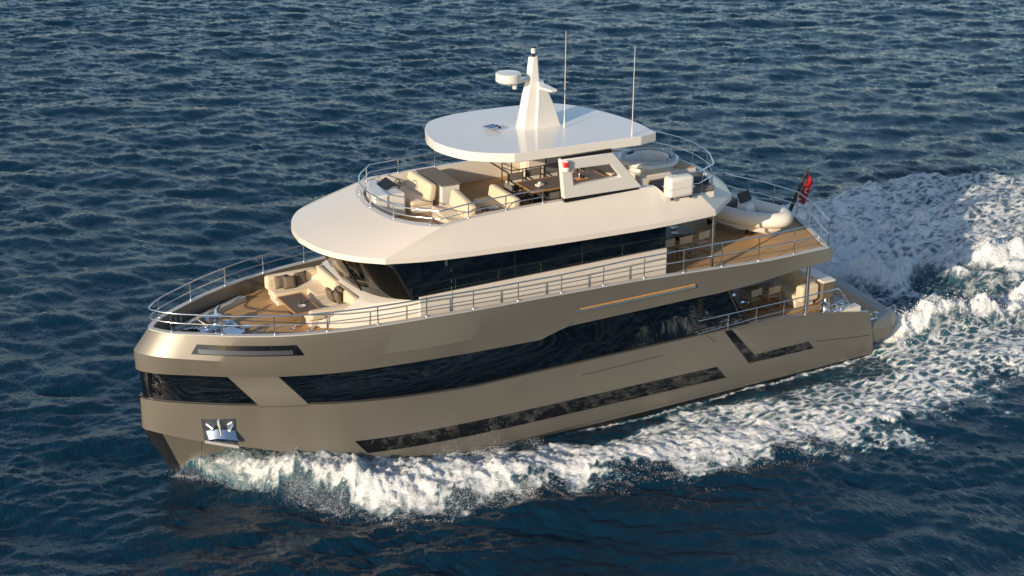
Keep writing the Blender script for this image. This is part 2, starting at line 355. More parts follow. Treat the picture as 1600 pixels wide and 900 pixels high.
for sgn in (1, -1):
    hull_panel([(5.0, 1.31), (18.44, 1.10)], [(5.38, .84), (18.82, .62)], 60, 'lower_side_window', M_sideglass, sgn=sgn)
    hull_panel([(5.3, .835), (18.9, .61)], [(5.34, .785), (18.94, .565)], 60, 'window_sill', M_hull, off=.02, sgn=sgn)
    hull_panel([(18.76, 2.345), (19.07, 2.34)], [(19.83, .93), (20.28, .95)], 6, 'slanted_window', M_sideglass, off=.008, sgn=sgn)
    hull_panel([(20.12, 1.21), (22.44, 1.215)], [(20.283, .94), (22.68, .91)], 10, 'quarter_window', M_sideglass, off=.008, sgn=sgn)
    # bulwark wing: raised pad behind the slanted window
    MB().loft([[(p[0], sgn * p[1], p[2]) for p in r] for r in ([on_hull(19.12, 2.33, .01), on_hull(20.3, 1.26, .01)], [on_hull(19.2, 2.33, .05), on_hull(20.38, 1.3, .05)], [on_hull(22.0, 2.22, .045), on_hull(22.4, 1.28, .045)], [on_hull(24.6, 1.84, .0), on_hull(24.9, 1.2, .0)])]).build('quarter_panel', M_hull, hull, smooth=20)
# slot in the upper hull side: sunlit inside painted as amber strip, steel lip
def on_up(x, z, off=0.0):
    y0 = float(P_at(x, z_ub(x))); y1 = float(P_cap(x)); t = (z - float(z_ub(x))) / (float(z_cap(x)) - float(z_ub(x)))
    return (x, -(y0 + (y1 - y0) * t) - off, z)
for sgn in (1, -1):
    for nm, za, zb, o1, o2, x0, x1, m in (('slot_sunlit_strip', .0, .04, .045, .04, 12.9, 17.42, M_orange), ('slot_lip', -.075, -.002, .075, .06, 12.65, 17.42, M_brushed)):
        rows = []
        for x in np.linspace(x0, x1, 24):
            zc = 4.335 if True else 0
            A = on_up(x, zc + za, -.01); B = on_up(x, zc + za, o1); C = on_up(x, zc + zb, o2); D = on_up(x, zc + zb, -.01)
            rows.append([(p[0], sgn * p[1], p[2]) for p in (A, B, C, D)])
        MB().loft(rows, closed=True).face(rows[0]).face(rows[-1]).build(nm, m, up)
    sm = MB()
    for seg in ([(10.25, 4.98), (12.46, 4.43), (13.04, 4.06), (12.5, 3.83)],):
        fine = []
        for a, b in zip(seg, seg[1:]): fine += [(a[0] + (b[0] - a[0]) * k / 5, a[1] + (b[1] - a[1]) * k / 5) for k in range(6)]
        sm.tube([(p[0], sgn * p[1], p[2]) for p in (on_up(x, z, .0) for x, z in fine)], .016, 5)
    sm.build('balcony_seam', M_shadowgap, up)
M_slot = mat('slot_steel', (.10, .11, .13), .35, .6)
# mooring slot in the bow flare
def on_band(x, q, off=0.0):
    a = np.array((x, -float(P_kn(x)), float(z_kn(x)))); xc = x; b = np.array((xc, -float(P_cap(xc)), float(z_cap(xc))))
    p = a + (b - a) * q; return (p[0], p[1] - off, p[2] + off * .5)
for sgn in (1, -1):
    rows = []
    for x0, x1, q in ((.55, 3.62, .22), (.75, 3.42, .64)):
        rows.append([(p[0], sgn * p[1], p[2]) for p in (on_band(x0 + (x1 - x0) * t, q, .012) for t in np.linspace(0, 1, 16))])
    mb = MB().loft(rows)
    mb.build('mooring_slot', M_sideglass, up)
    lo = []
    for q in (.26, .44): lo.append([(p[0], sgn * p[1], p[2]) for p in (on_band(.75 + 2.55 * t, q, .02) for t in np.linspace(0, 1, 16))])
    MB().loft(lo).build('slot_plate', M_slot, up)
# anchor pocket: polished plate, anchor, guard strips
for sgn in (1, -1):
    pk = hull_panel([(.70, 2.32), (1.63, 2.32)], [(.75, 1.56), (1.66, 1.38)], 8, 'anchor_plate', M_brushed, off=.01, sgn=sgn)
    def AP(x, z, o): p = on_hull(x, z, o); return (p[0], sgn * p[1], p[2])
    # broad polished fluke tilted up to the sky, its shank above
    MB().loft([[AP(.80, 1.90, .05), AP(1.0, 1.99, .10), AP(1.32, 1.98, .10), AP(1.60, 1.92, .05)], [AP(.82, 1.68, .24), AP(1.0, 1.76, .32), AP(1.34, 1.73, .32), AP(1.60, 1.64, .24)], [AP(.84, 1.62, .2), AP(1.02, 1.66, .26), AP(1.32, 1.62, .26), AP(1.60, 1.56, .2)], [AP(.84, 1.66, .03), AP(1.02, 1.69, .03), AP(1.32, 1.66, .03), AP(1.60, 1.60, .03)]]).build('anchor_fluke', M_steel, hull, smooth=25)
    MB().tube([AP(1.14, 2.28, .05), AP(1.16, 1.82, .2)], .05, 8).build('anchor_shank', M_steel, hull)
    for xa, xb in ((.82, .98), (1.54, 1.40)):
        MB().tube([AP(xa, 2.16, .05), AP(xb, 2.02, .12)], .045, 8, r1=.08).build('anchor_roller', M_steel, hull)
    MB().loft([[AP(x, 1.56 - .2 * (x - .75), .012) for x in (.75, 1.05, 1.35, 1.66)], [AP(x, 1.50 - .2 * (x - .75), .10) for x in (.75, 1.05, 1.35, 1.66)]]).build('anchor_lip', M_ltgrey, hull)
    for k in range(5):
        x = .80 + .2 * k; a = (x + .03, -float(P_uc(x)), float(z_chin(x)) - .06); b2 = (x + .05, -float(P_wl(x + .1)), .25)
        MB().tube([(p[0], sgn * p[1] - sgn * .012, p[2]) for p in (a, b2)], .014, 5).build('guard_strip', M_shadowgap, hull)
# steel guard plate over the stem, dark sea reflection painted into its colour
M_stem = mat('stem_steel_sea_dark', (.022, .024, .03), .35, .3, var=.2, vscale=3)
rows = []
for q in np.linspace(0, 1, 8):
    z = 1.77 - 1.9 * q; zt = min(1.0, max(0.0, z / 1.77)); xl = -.79 + (.06 + .79) * (1 - zt); wdt = .46 * (1 - .5 * q); side = []
    for u in (.03, .25, .6, 1.0):
        yy = float(P_uc(-.79 + wdt * u)) * zt + float(P_wl(.06 + wdt * u)) * (1 - zt); side.append((xl + wdt * u - .01, yy + .012, z))
    rows.append([(p[0], -p[1], p[2]) for p in side[::-1]] + [(xl - .02, 0, z)] + side)
MB().loft(rows).build('stem_guard', M_stem, hull, smooth=20)

# swim platform and transom
sw = MB().loft([[(25.25, y * .93, .32), (26.35, y * .9, .42), (26.5, y * .78, .5), (26.75, 0, .5)] if False else [(25.25, y * .98, .36), (26.35, y * .97, .5), (26.87, y * .82, .6), (27.2, 0, .6), (26.87, -y * .82, .6), (26.35, -y * .97, .5), (25.25, -y * .98, .36)] for y in (-3.45,)] + [[(25.25, -3.47, 1.0), (26.5, -3.47, 1.0), (27.1, -2.9, 1.02), (27.45, 0, 1.02), (27.1, 2.9, 1.02), (26.5, 3.47, 1.0), (25.25, 3.47, 1.0)], [(25.25, -3.36, 1.24), (26.4, -3.34, 1.24), (26.97, -2.84, 1.24), (27.3, 0, 1.24), (26.97, 2.84, 1.24), (26.4, 3.34, 1.24), (25.25, 3.36, 1.24)]]); sw.face([(25.25, -3.36, 1.24), (26.4, -3.34, 1.24), (26.97, -2.84, 1.24), (27.3, 0, 1.24), (26.97, 2.84, 1.24), (26.4, 3.34, 1.24), (25.25, 3.36, 1.24)])
swm = sw.build('swim_platform', M_hull, yacht, smooth=10)
MB().prism([(25.38, -3.0), (26.05, -3.0), (26.5, -2.6), (26.8, 0), (26.5, 2.6), (26.05, 3.0), (25.38, 3.0)], 1.236, 1.252).build('platform_teak', M_deck, swm)
MB().prism([(24.55, -3.1), (25.35, -3.1), (25.35, 3.1), (24.55, 3.1)], .9, 1.75).build('transom', M_hull, yacht, bevel=.03)
# ---------------------------------------------------------------- superstructure
# cockpit deck and the aft glass of the saloon
MB().bx(16.5, 24.6, -3.38, 3.38, 1.66, 1.75).build('cockpit_deck', M_deck, yacht)
for sgn in (1, -1):
    MB().face([(17.55, sgn * -3.31, 1.76), (19.95, sgn * -3.31, 1.76), (19.9, sgn * -3.31, 2.4), (18.75, sgn * -3.31, 4.1), (17.55, sgn * -3.31, 4.1)]).build('aft_side_window', M_glass, yacht)
    MB().tube([(19.97, sgn * -3.32, 1.8), (18.77, sgn * -3.32, 4.1)], .022, 6).build('door_pillar', M_shadowgap, yacht)
    for k in range(12): MB().box((17.78, sgn * -3.33, 2.75 + .085 * k), (.2, .03, .02)).build('louvre_slat', M_shadowgap, yacht)
MB().face([(19.95, -3.24, 1.76), (19.95, 3.24, 1.76), (18.75, 3.24, 4.1), (18.75, -3.24, 4.1)]).build('saloon_aft_door', M_glass, yacht)

# upper cabin
CY = 2.7
cab = MB()
for sgn in (1, -1):
    cab.bx(7.5, 16.7, sgn * CY - .06, sgn * CY + .06, 4.45, 5.56)
cab.bx(16.56, 16.68, -2.63, 2.63, 4.45, 4.7)
cabin = cab.build('cabin_wall', M_cream, yacht, bevel=.012)
for sgn in (1, -1):
    MB().bx(7.55, 16.68, sgn * (CY - .03) - .02, sgn * (CY - .03) + .02, 5.55, 7.06).build('cabin_window', M_glass, cabin)
    for x in (7.72, 8.62): MB().bx(x, x + .012, sgn * (CY + .062) - .004, sgn * (CY + .062) + .004, 4.6, 5.55).build('door_seam', M_shadowgap, cabin)
    for z in (4.8, 5.4): MB().tube([(7.7, sgn * (CY + .07), z), (7.7, sgn * (CY + .07), z + .13)], .018, 6).build('door_hinge', M_steel, cabin)
    for z in (5.62, 5.85, 6.2, 6.6): MB().tube([(8.62, sgn * CY, z), (8.62, sgn * CY, z + .1)], .015, 6).build('door_hinge', M_steel, cabin)
    MB().tube([(8.45, sgn * (CY + .02), 6.45), (8.45, sgn * (CY + .02), 6.65)], .03, 8).build('door_handle', M_steel, cabin)
    for x in (10.9, 13.4): MB().bx(x, x + .01, sgn * (CY - .008) - .003, sgn * (CY - .008) + .003, 5.57, 7.1).build('glass_joint', M_shadowgap, cabin)
MB().bx(16.60, 16.64, -2.63, 2.63, 4.7, 7.0).build('cabin_aft_door', M_glass, cabin)
# windscreen raked forward under the brow
wb = catmull([(6.05, 0, 5.5), (6.17, -1.0, 5.5), (6.55, -2.0, 5.5), (7.3, -2.72, 5.5)], 6); wt = catmull([(5.25, 0, 7.04), (5.35, -1.0, 7.04), (5.75, -1.95, 7.04), (6.5, -2.72, 7.04)], 6)
side_b = [(7.3, -2.72, 5.5), (7.6, -2.69, 5.5)]; side_t = [(6.5, -2.72, 7.04), (7.6, -2.69, 7.04)]
ws = MB().loft([flip(wb)[::-1][:-1] + [tuple(p) for p in wb], flip(wt)[::-1][:-1] + [tuple(p) for p in wt]]).build('windscreen', M_glass, yacht, smooth=60)
for sgn in (1, -1):
    MB().loft([[(x, sgn * y, z) for x, y, z in side_b], [(x, sgn * y, z) for x, y, z in side_t]]).build('side_windscreen', M_glass, yacht)
    for i in (7, 18):
        a, b = np.array(wb[i]), np.array(wt[i]); MB().tube([(a[0] - .01, sgn * a[1], a[2]), (b[0] - .01, sgn * b[1], b[2])], .035, 6).build('windscreen_mullion', M_black, ws)
# cowl between the foredeck sofa and the windscreen
cw = MB()
outl_b = [(5.3, -1.62, 4.5), (6.2, -2.12, 4.5), (7.52, -2.74, 4.5)]; outl_t = [(5.35, -1.5, 5.06), (6.2, -2.05, 5.36), (7.52, -2.70, 5.5)]; inl = [(6.02, -1.45, 5.36), (6.25, -1.5, 5.44), (7.3, -2.4, 5.52)]
cw.loft([outl_b, outl_t, inl])
inb = [(6.02, -1.45, 5.36), (6.25, -1.5, 5.44), (7.3, -2.4, 5.52)]
cw.loft([inb, [(6.0, 0, 5.42), (6.25, 0, 5.5), (7.3, 0, 5.52)]])
cw.loft([[(6.02, -1.45, 4.5), (6.0, 0, 4.5)], [(6.02, -1.45, 5.36), (6.0, 0, 5.42)]])
cw.loft([[(4.72, -1.28, 4.5), (5.3, -1.62, 4.5)], [(4.76, -1.24, 4.98), (5.35, -1.5, 5.06)], [(4.8, -1.12, 4.99), (6.02, -1.35, 5.08)], [(4.8, -1.12, 4.5), (6.02, -1.35, 4.5)]])
cw.face([(4.72, -1.28, 4.5), (4.76, -1.24, 4.98), (4.8, -1.12, 4.99), (4.8, -1.12, 4.5)])
cw.face([(5.35, -1.5, 5.06), (6.02, -1.35, 5.08), (6.02, -1.45, 5.36)])
cw.face([(5.35, -1.5, 5.06), (6.02, -1.45, 5.36), (6.2, -2.05, 5.36)])
cw.mirror().build('cowl', M_cream, yacht, smooth=25)

# flybridge brow: one moulded shell lofted through stations from the stem line round to the stern
ST = [((4.64, 0, 7.0), (7.02, 0, 7.76)), ((4.78, -.95, 7.0), (7.08, -.75, 7.76)), ((5.03, -1.65, 7.0), (7.25, -1.5, 7.76)), ((5.40, -2.25, 7.0), (7.55, -2.1, 7.77)),
      ((5.76, -2.63, 7.0), (7.9, -2.5, 7.78)), ((6.25, -3.02, 6.99), (8.3, -2.80, 7.79)), ((8.1, -3.23, 6.87), (9.6, -2.70, 7.85)), ((11.75, -3.31, 6.71), (12, -2.64, 7.87)),
      ((15.05, -3.29, 6.60), (15.4, -2.72, 7.86)), ((16.05, -3.28, 6.585), (16.15, -2.78, 7.84)), ((16.55, -3.27, 6.58), (16.65, -2.98, 7.38)), ((18.32, -3.2, 6.59), (17.75, -3.08, 7.36)),
      ((19.5, -2.45, 6.74), (18.8, -2.45, 7.32)), ((20.0, -1.2, 6.8), (19.4, -1.2, 7.32)), ((20.2, 0, 6.8), (19.6, 0, 7.32))]
SH = (5, 9, 10, 11, 12)
A = catmull([s[0] for s in ST], 6, SH); Cc = catmull([s[1] for s in ST], 6, SH)
inn = []
for s in [s[1] for s in ST]:
    x, y, z = s
    if x < 8.2: d = np.array((x + .2, y * .9, z))
    elif x < 16.5: d = np.array((x, y + .2, z))
    elif x < 18.7 and y < -2.6: d = np.array((x - .05, y + .14, z))
    else: d = np.array((x - .15, y * .95, z))
    inn.append(d)
D = catmull(inn, 6, SH); Ed = [(p[0], p[1], 7.14) for p in D]
Blip = [(p[0] + .015 * (1 if p[0] < 8 else 0), p[1] * .995, p[2] + .17) for p in A]
Ain = [(p[0] * .97 + .35, p[1] * .9, p[2] + .03) for p in A]
def midrow(k, bulge):
    return [(b[0] + (c[0] - b[0]) * k, b[1] + (c[1] - b[1]) * k, b[2] + (c[2] - b[2]) * k + bulge) for b, c in zip(Blip, Cc)]
brow = MB().loft([Ain, A, Blip, midrow(.3, .012), midrow(.65, .012), Cc, D, Ed])
brow = brow.mirror().build('flybridge_brow', M_cream, yacht, smooth=13)
us = MB(); fd = MB()
for i in range(len(Ain) - 1):
    a, b = Ain[i], Ain[i + 1]
    us.face([a, b, (b[0], -b[1], b[2]), (a[0], -a[1], a[2])])
    a, b = Ed[i], Ed[i + 1]
    fd.face([(a[0], a[1] - .01, 7.15), (b[0], b[1] - .01, 7.15), (b[0], -b[1] + .01, 7.15), (a[0], -a[1] + .01, 7.15)])
us.build('brow_soffit', M_cream, yacht)
fd.build('flybridge_deck', M_deck, yacht)

# hardtop
ht = catmull([(9.38, -.1, 0), (9.5, -.75, 0), (9.84, -1.5, 0), (10.38, -2.02, 0), (11.04, -2.42, 0), (15.55, -2.72, 0), (16.22, -2.56, 0), (16.3, -1.4, 0), (16.2, -.4, 0), (15.95, .6, 0), (15.5, 1.6, 0), (14.95, 2.2, 0), (13.5, 2.5, 0), (11.6, 2.56, 0), (10.4, 2.22, 0), (9.86, 1.6, 0), (9.5, .75, 0), (9.38, -.1, 0)], 5, (4, 5, 6, 11))[:-1]
o = [(p[0], p[1]) for p in ht]; cx, cy = 12.9, 0
sc_ = lambda k: [(cx + (a - cx) * k, cy + (b - cy) * k) for a, b in o]
top = MB()
rows = [[(a, b, 9.32) for a, b in sc_(.96)], [(a, b, 9.32) for a, b in sc_(.99)], [(a, b, 9.34) for a, b in sc_(1)], [(a, b, 9.615) for a, b in sc_(1)], [(a, b, 9.63) for a, b in sc_(.996)], [(a, b, 9.64) for a, b in sc_(.6)]]
top.loft(rows, closed=True); top.face(rows[0]); top.face(rows[-1])
hardtop = top.build('hardtop', M_white, yacht, smooth=14)
# side panels carrying the hardtop, each with a window opening
outer = [(12.50, 9.30), (12.64, 7.97), (15.62, 7.90), (14.45, 9.25)]; hole = [(12.93, 8.92), (13.01, 8.37), (14.76, 8.39), (14.36, 8.88)]
for sgn in (1, -1):
    y0, y1 = sgn * -2.78, sgn * -2.58
    mb = MB()
    for k in range(4):
        l = (k + 1) % 4
        mb.loft([[(outer[k][0], y0, outer[k][1]), (outer[l][0], y0, outer[l][1])], [(hole[k][0], y0, hole[k][1]), (hole[l][0], y0, hole[l][1])]])
        mb.loft([[(outer[k][0], y1, outer[k][1]), (outer[l][0], y1, outer[l][1])], [(hole[k][0], y1, hole[k][1]), (hole[l][0], y1, hole[l][1])]])
        mb.loft([[(outer[k][0], y0, outer[k][1]), (outer[l][0], y0, outer[l][1])], [(outer[k][0], y1, outer[k][1]), (outer[l][0], y1, outer[l][1])]])
        mb.loft([[(hole[k][0], y0, hole[k][1]), (hole[l][0], y0, hole[l][1])], [(hole[k][0], y1, hole[k][1]), (hole[l][0], y1, hole[l][1])]])
    sp = mb.build('hardtop_support', M_white, yacht, bevel=.03, smooth=30)
    MB().bx(12.68, 15.5, min(y0, y1) + .03, max(y0, y1) - .03, 7.84, 7.99).build('support_base', M_black, sp)
    MB().bx(12.58, 14.42, min(y0, y1) + .05, max(y0, y1) - .05, 9.24, 9.37).build('support_head', M_black, sp)
    nl = MB().lathe([(.0, 0), (.11, 0), (.11, .1), (.086, .12), (.086, .3), (.09, .3), (.09, .31), (.075, .33), (0, .33)], (12.68, sgn * -2.83, 8.93), 16).build('side_light', M_white, sp)
    MB().lathe([(.088, .12), (.088, .30)], (12.68, sgn * -2.83, 8.93), 16, False).build('light_lens', M_redlens if sgn > 0 else mat('green_lens', (.02, .35, .1), .2), nl)
# mast with radar dome, crosstree, lights
ms = MB()
def ring(x0, x1, w0, w1, z): return [(x0, 0, z), (x0 + .12, -w0, z), (x1 - .1, -w1, z), (x1, 0, z), (x1 - .1, w1, z), (x0 + .12, w0, z)]
rr = [ring(12.42, 13.25, .30, .34, 9.62), ring(12.62, 13.3, .22, .25, 10.7), ring(12.78, 13.27, .15, .17, 11.3), ring(12.86, 13.22, .12, .14, 11.98)]
ms.loft(rr, closed=True); ms.face(rr[-1]).face(rr[0])
r2 = [ring(12.85, 14.0, .40, .36, 9.62), ring(12.92, 13.8, .34, .28, 10.3), ring(13.0, 13.42, .27, .2, 11.15)]
ms.loft(r2, closed=True); ms.face(r2[-1]).face(r2[0])
mast = ms.build('mast', M_white, yacht, smooth=15, bevel=.015)
MB().box((12.42, 0, 11.2), (.75, .26, .06), ry=R(-4)).build('radar_arm', M_white, mast, bevel=.02)
MB().lathe([(0, 0), (.34, 0), (.42, .06), (.42, .27), (.39, .31), (.2, .335), (0, .34)], (12.12, 0, 11.23), 32).build('radar_dome', M_white, mast)
MB().prism([(13.1, -.05), (13.05, -.5), (13.15, -.98), (13.4, -.98), (13.42, -.1), (13.42, .1), (13.4, .98), (13.15, .98), (13.05, .5), (13.1, .05)], 10.98, 11.06).build('crosstree', M_white, mast, bevel=.015)
lm = MB().lathe([(0, 0), (.06, 0), (.06, .04)], (13.05, 0, 11.98), 14).lathe([(.085, .16), (.085, .2), (0, .21)], (13.05, 0, 12.1), 14); lm.lathe([(.045, -.06), (.045, -.0)], (13.05, 0, 12.08), 12)
lm.build('light_base', M_black, mast)
MB().lathe([(.08, 0), (.08, .17), (0, .171)], (13.05, 0, 12.09), 16).build('masthead_light', M_white, mast)
MB().lathe([(0, -.02), (.075, -.02), (.075, .15)], (12.36, 0, 11.0), 16).build('deck_light', M_white, mast)
for bx_, by_, zt in ((13.85, -.68, 12.85), (15.3, -2.55, 12.58)):
    an = MB().tube([(bx_, by_, 9.6), (bx_, by_, 9.95)], .03, 8, r1=.02).tube([(bx_, by_, 9.95), (bx_ + .02, by_, zt)], .014, 6, r1=.007)
    an.build('whip_antenna', M_white, hardtop)
hn = MB()
for k, y in enumerate((.32, .2, .06)):
    hn.tube([(11.35 + .03 * k, y, 9.75), (11.75, y - .02, 9.76)], .03, 8, r1=.05); hn.tube([(11.55, y, 9.63), (11.55, y, 9.76)], .015, 6)
hn.tube([(11.5, .36, 9.72), (11.5, .02, 9.72)], .018, 6)
hn.build('horn', M_steel, hardtop)
bk = MB()
for y in (.05, .22): bk.ball((11.82, y, 9.74), .05, 6)
bk.build('horn_bell', M_black, hardtop)

# ---------------------------------------------------------------- rails
def resample(P, step):
    P = [np.array(p, float) for p in P]; d = [0.0]
    for a, b in zip(P, P[1:]): d.append(d[-1] + np.linalg.norm(b - a))
    n = max(1, int(round(d[-1] / step))); out = []
    for k in range(n + 1):
        t = d[-1] * k / n; i = min(np.searchsorted(d, t, side='right') - 1, len(P) - 2); u = (t - d[i]) / (d[i + 1] - d[i] + 1e-9)
        out.append(P[i] + (P[i + 1] - P[i]) * u)
    return out
def railing(basepath, h, step, mids=(.5,), r=.024, name='handrail', posts_at=None, h0=0.0):
    fine = [np.array(p, float) for p in basepath]
    mb = MB().tube([(p[0], p[1], p[2] + h) for p in fine], r, 8)
    hr = mb.build(name, M_steel, yacht, smooth=60)
    m2 = MB()
    for k in mids: m2.tube([(p[0], p[1], p[2] + h * k) for p in fine], r * .6, 6)
    if mids: m2.build('mid_rail', M_steel, hr, smooth=60)
    for p in (posts_at or resample(fine, step)):
        MB().tube([(p[0], p[1], p[2] - .02), (p[0], p[1], p[2] + h)], r * .8, 8).lathe([(.045, 0), (.045, .02), (.022, .05)], (p[0], p[1], p[2] + .0), 10).build('rail_post', M_steel, hr, smooth=60)
    return hr
cxi = [(p[0] * .5 + q[0] * .5, p[1] * .5 + q[1] * .5, p[2] * .5 + q[2] * .5 + .03) for p, q in zip(r_cap, r_ci)]
port = [p for p in cxi]; n_main = NU
main = [tuple(p) for p in port[:n_main]]
full = flip(main)[::-1][:-1] + main
# rail height: low forward, a little taller aft where the bulwark drops
hx = Lin([(-1, .62), (6, .60), (12, .62), (18, .85), (24, .98)])
def deck_rail(path, step, ends=()):
    fine = [np.array(p, float) for p in path]; H = [float(hx(p[0])) for p in fine]
    hr = MB().tube([(p[0], p[1], p[2] + h) for p, h in zip(fine, H)], .026, 8).build('handrail', M_steel, yacht, smooth=60)
    MB().tube([(p[0], p[1], p[2] + h * .5) for p, h in zip(fine, H)], .016, 6).build('mid_rail', M_steel, hr, smooth=60)
    for p in resample(fine, step):
        h = float(hx(p[0])); MB().tube([(p[0], p[1], p[2] - .02), (p[0], p[1], p[2] + h)], .02, 8).lathe([(.05, 0), (.05, .02), (.024, .06)], tuple(p), 10).build('rail_post', M_steel, hr, smooth=60)
dens = []
for a, b in zip(full, full[1:]):
    dens.append(a)
    if np.linalg.norm(np.array(a) - np.array(b)) > .6: dens.append(tuple((np.array(a) + np.array(b)) / 2))
dens.append(full[-1])
deck_rail(dens, 1.58)
aft = [main[-1], (23.48, -2.72, 4.53), (24.0, -1.5, 4.53), (24.38, 0, 4.53)]
aft = aft + flip(aft)[::-1][1:]
deck_rail(aft, 1.2)
# flybridge rails: round the front on the coaming, and round the open aft deck
fr_ = [(p[0] * .5 + q[0] * .5, p[1] * .5 + q[1] * .5, p[2]) for p, q in zip(Cc, D)]
fwd = [p for p in fr_ if p[0] < 12.5 and p[2] > 7.6]
fwd = flip(fwd)[::-1][:-1] + fwd
railing(fwd, .47, 1.35, (.45,))
aftp = [p for p in fr_ if p[0] > 16.64 and p[2] < 7.5]
aftp = aftp + flip(aftp)[::-1][1:]
railing(aftp, .82, 1.15, (.5,))
# cockpit side rails
for sgn in (1, -1):
    bp = [(17.62, sgn * -3.44, 2.4), (18.9, sgn * -3.44, 2.4), (20.1, sgn * -3.44, 2.4), (21.3, sgn * -3.44, 2.37), (22.4, sgn * -3.42, 2.27), (23.35, sgn * -3.4, 2.14)]
    fine = [np.array(p) for p in bp]
    tops = [(p[0], p[1], 2.96 + .0 * i) for i, p in enumerate(fine)]
    mb = MB().tube(tops + [(23.75, sgn * -3.38, 2.95), (23.95, sgn * -3.36, 2.75), (24.6, sgn * -3.3, 1.95)], .024, 8)
    hr = mb.build('handrail', M_steel, yacht, smooth=60)
    MB().tube([(p[0], p[1], p[2] + .08 + .14 * min(1, i / 3)) for i, p in enumerate(fine)] + [(24.15, sgn * -3.35, 2.42)], .018, 6).build('mid_rail', M_steel, hr, smooth=60)
    for p in fine[1:]: MB().tube([(p[0], p[1], p[2] - .03), (p[0], p[1], 2.96)], .02, 8).build('rail_post', M_steel, hr, smooth=60)
# pillars
for sgn in (1, -1):
    MB().tube([(18.55, sgn * -2.8, 4.44), (18.53, sgn * -2.8, 6.72)], .055, 12).build('deck_pillar', M_brushed, yacht, smooth=60)
    MB().tube([(22.4, sgn * -3.31, 1.76), (22.4, sgn * -3.31, 4.2)], .075, 12).build('cockpit_pillar', M_brushed, yacht, smooth=60)
# mooring gear
def bollard(loc, h=.22, r=.055, parent=None, tilt=.25):
    m = MB().bx(loc[0] - .22, loc[0] + .22, loc[1] - .07, loc[1] + .07, loc[2], loc[2] + .03)
    for d in (-.12, .12): m.tube([(loc[0] + d, loc[1], loc[2]), (loc[0] + d * (1 + tilt), loc[1], loc[2] + h)], r * .7, 10, r1=r).lathe([(r * 1.6, 0), (r * 1.7, .02), (r * 1.2, .04), (0, .045)], (loc[0] + d * (1 + tilt), loc[1], loc[2] + h), 14)
    return m.build('mooring_bollard', M_steel, parent or yacht, smooth=40)
for sgn in (1, -1):
    bollard((23.9, sgn * -3.3, 2.03)); bollard((25.75, sgn * -3.1, 1.24)); bollard((.62, sgn * .65 if sgn < 0 else 1.1, 4.56), .26)
    c = MB().lathe([(.0, 0), (.2, 0), (.2, .08), (.12, .12), (.09, .2), (.12, .27), (.17, .3), (.17, .34), (.1, .37), (.05, .42), (.03, .55)], (23.35, sgn * -3.2, 2.05), 18)
    c.build('capstan', M_steel, yacht, smooth=40)
    MB().prism([(23.2, sgn * -3.0), (24.9, sgn * -3.0), (24.9, sgn * -3.36), (23.2, sgn * -3.36)], 1.8, 2.04).build('mooring_shelf', M_cream, yacht)
# foredeck gear: windlass, chain plate, hatch, bulwark trough
wl_ = MB().bx(1.3, 2.5, -.05, .5, 4.56, 4.60).lathe([(0, 0), (.22, 0), (.24, .08), (.15, .14), (.11, .24), (.14, .33), (.19, .37), (.19, .42), (0, .44)], (1.85, .2, 4.58), 20)
wl_.tube([(1.85, .2, 4.98), (1.9, .26, 5.15), (2.05, .42, 5.2)], .05, 8)
wl_.lathe([(0, 0), (.12, 0), (.1, .18), (.15, .2), (.15, .24), (0, .25)], (1.75, .75, 4.56), 16)
wl_.tube([(1.6, .55, 4.62), (1.45, .75, 4.72), (1.4, .8, 4.88)], .018, 6).tube([(1.35, .0, 4.62), (2.4, .3, 4.66)], .03, 6)
for k in range(14): wl_.ball((1.3 - .05 * k + .25, .36 + .012 * k + random.uniform(-.04, .04), 4.60 + random.uniform(0, .03)), .045, 5)
for k in range(10): wl_.box((2.1 + .04 * k, .4 + random.uniform(-.1, .1), 4.63), (.09, .05, .06), rz=random.uniform(0, 3))
wl_.build('windlass', M_steel, yacht, smooth=40)
MB().lathe([(0, 0), (.14, 0), (.14, .012), (0, .013)], (1.2, .45, 4.555), 16).build('chain_pipe', M_black, yacht)
MB().prism([(1.35, -.42), (1.75, -.75), (2.3, -.72), (2.55, -.42), (2.35, -.05), (1.75, -.02)], 4.555, 4.60).build('chain_plate', M_steel, yacht, bevel=.015)
cp = MB().lathe([(.0, 0), (.11, 0), (.1, .12), (.13, .2), (.13, .24), (.0, .26)], (2.55, -.62, 4.56), 16).tube([(2.7, -.8, 4.6), (2.85, -.78, 4.62), (2.9, -.6, 4.7)], .018, 6)
cp.build('capstan', M_steel, yacht, smooth=40)
for sgn in (1, -1):
    rows = []
    for x in np.linspace(.55, 3.35, 14):
        y = -float(P_cap(x)) + .62 + .1 * math.sin((x - .55) / 2.8 * math.pi)
        rows.append([(x + .08, sgn * y, 4.55), (x + .08, sgn * y, 4.72), (x - .02, sgn * (y - .12), 4.72), (x - .02, sgn * (y - .42), 4.6)])
    MB().loft(rows).face([r for r in rows[0]]).face([r for r in rows[-1]]).build('mooring_locker', M_ltgrey, yacht, smooth=30)
    cl = MB()
    for x in (.75, .95): cl.tube([(x, sgn * -(float(P_cap(x)) - .3), 4.6), (x, sgn * -(float(P_cap(x)) - .25), 4.92)], .03, 8)
    cl.build('fairlead', M_steel, yacht)
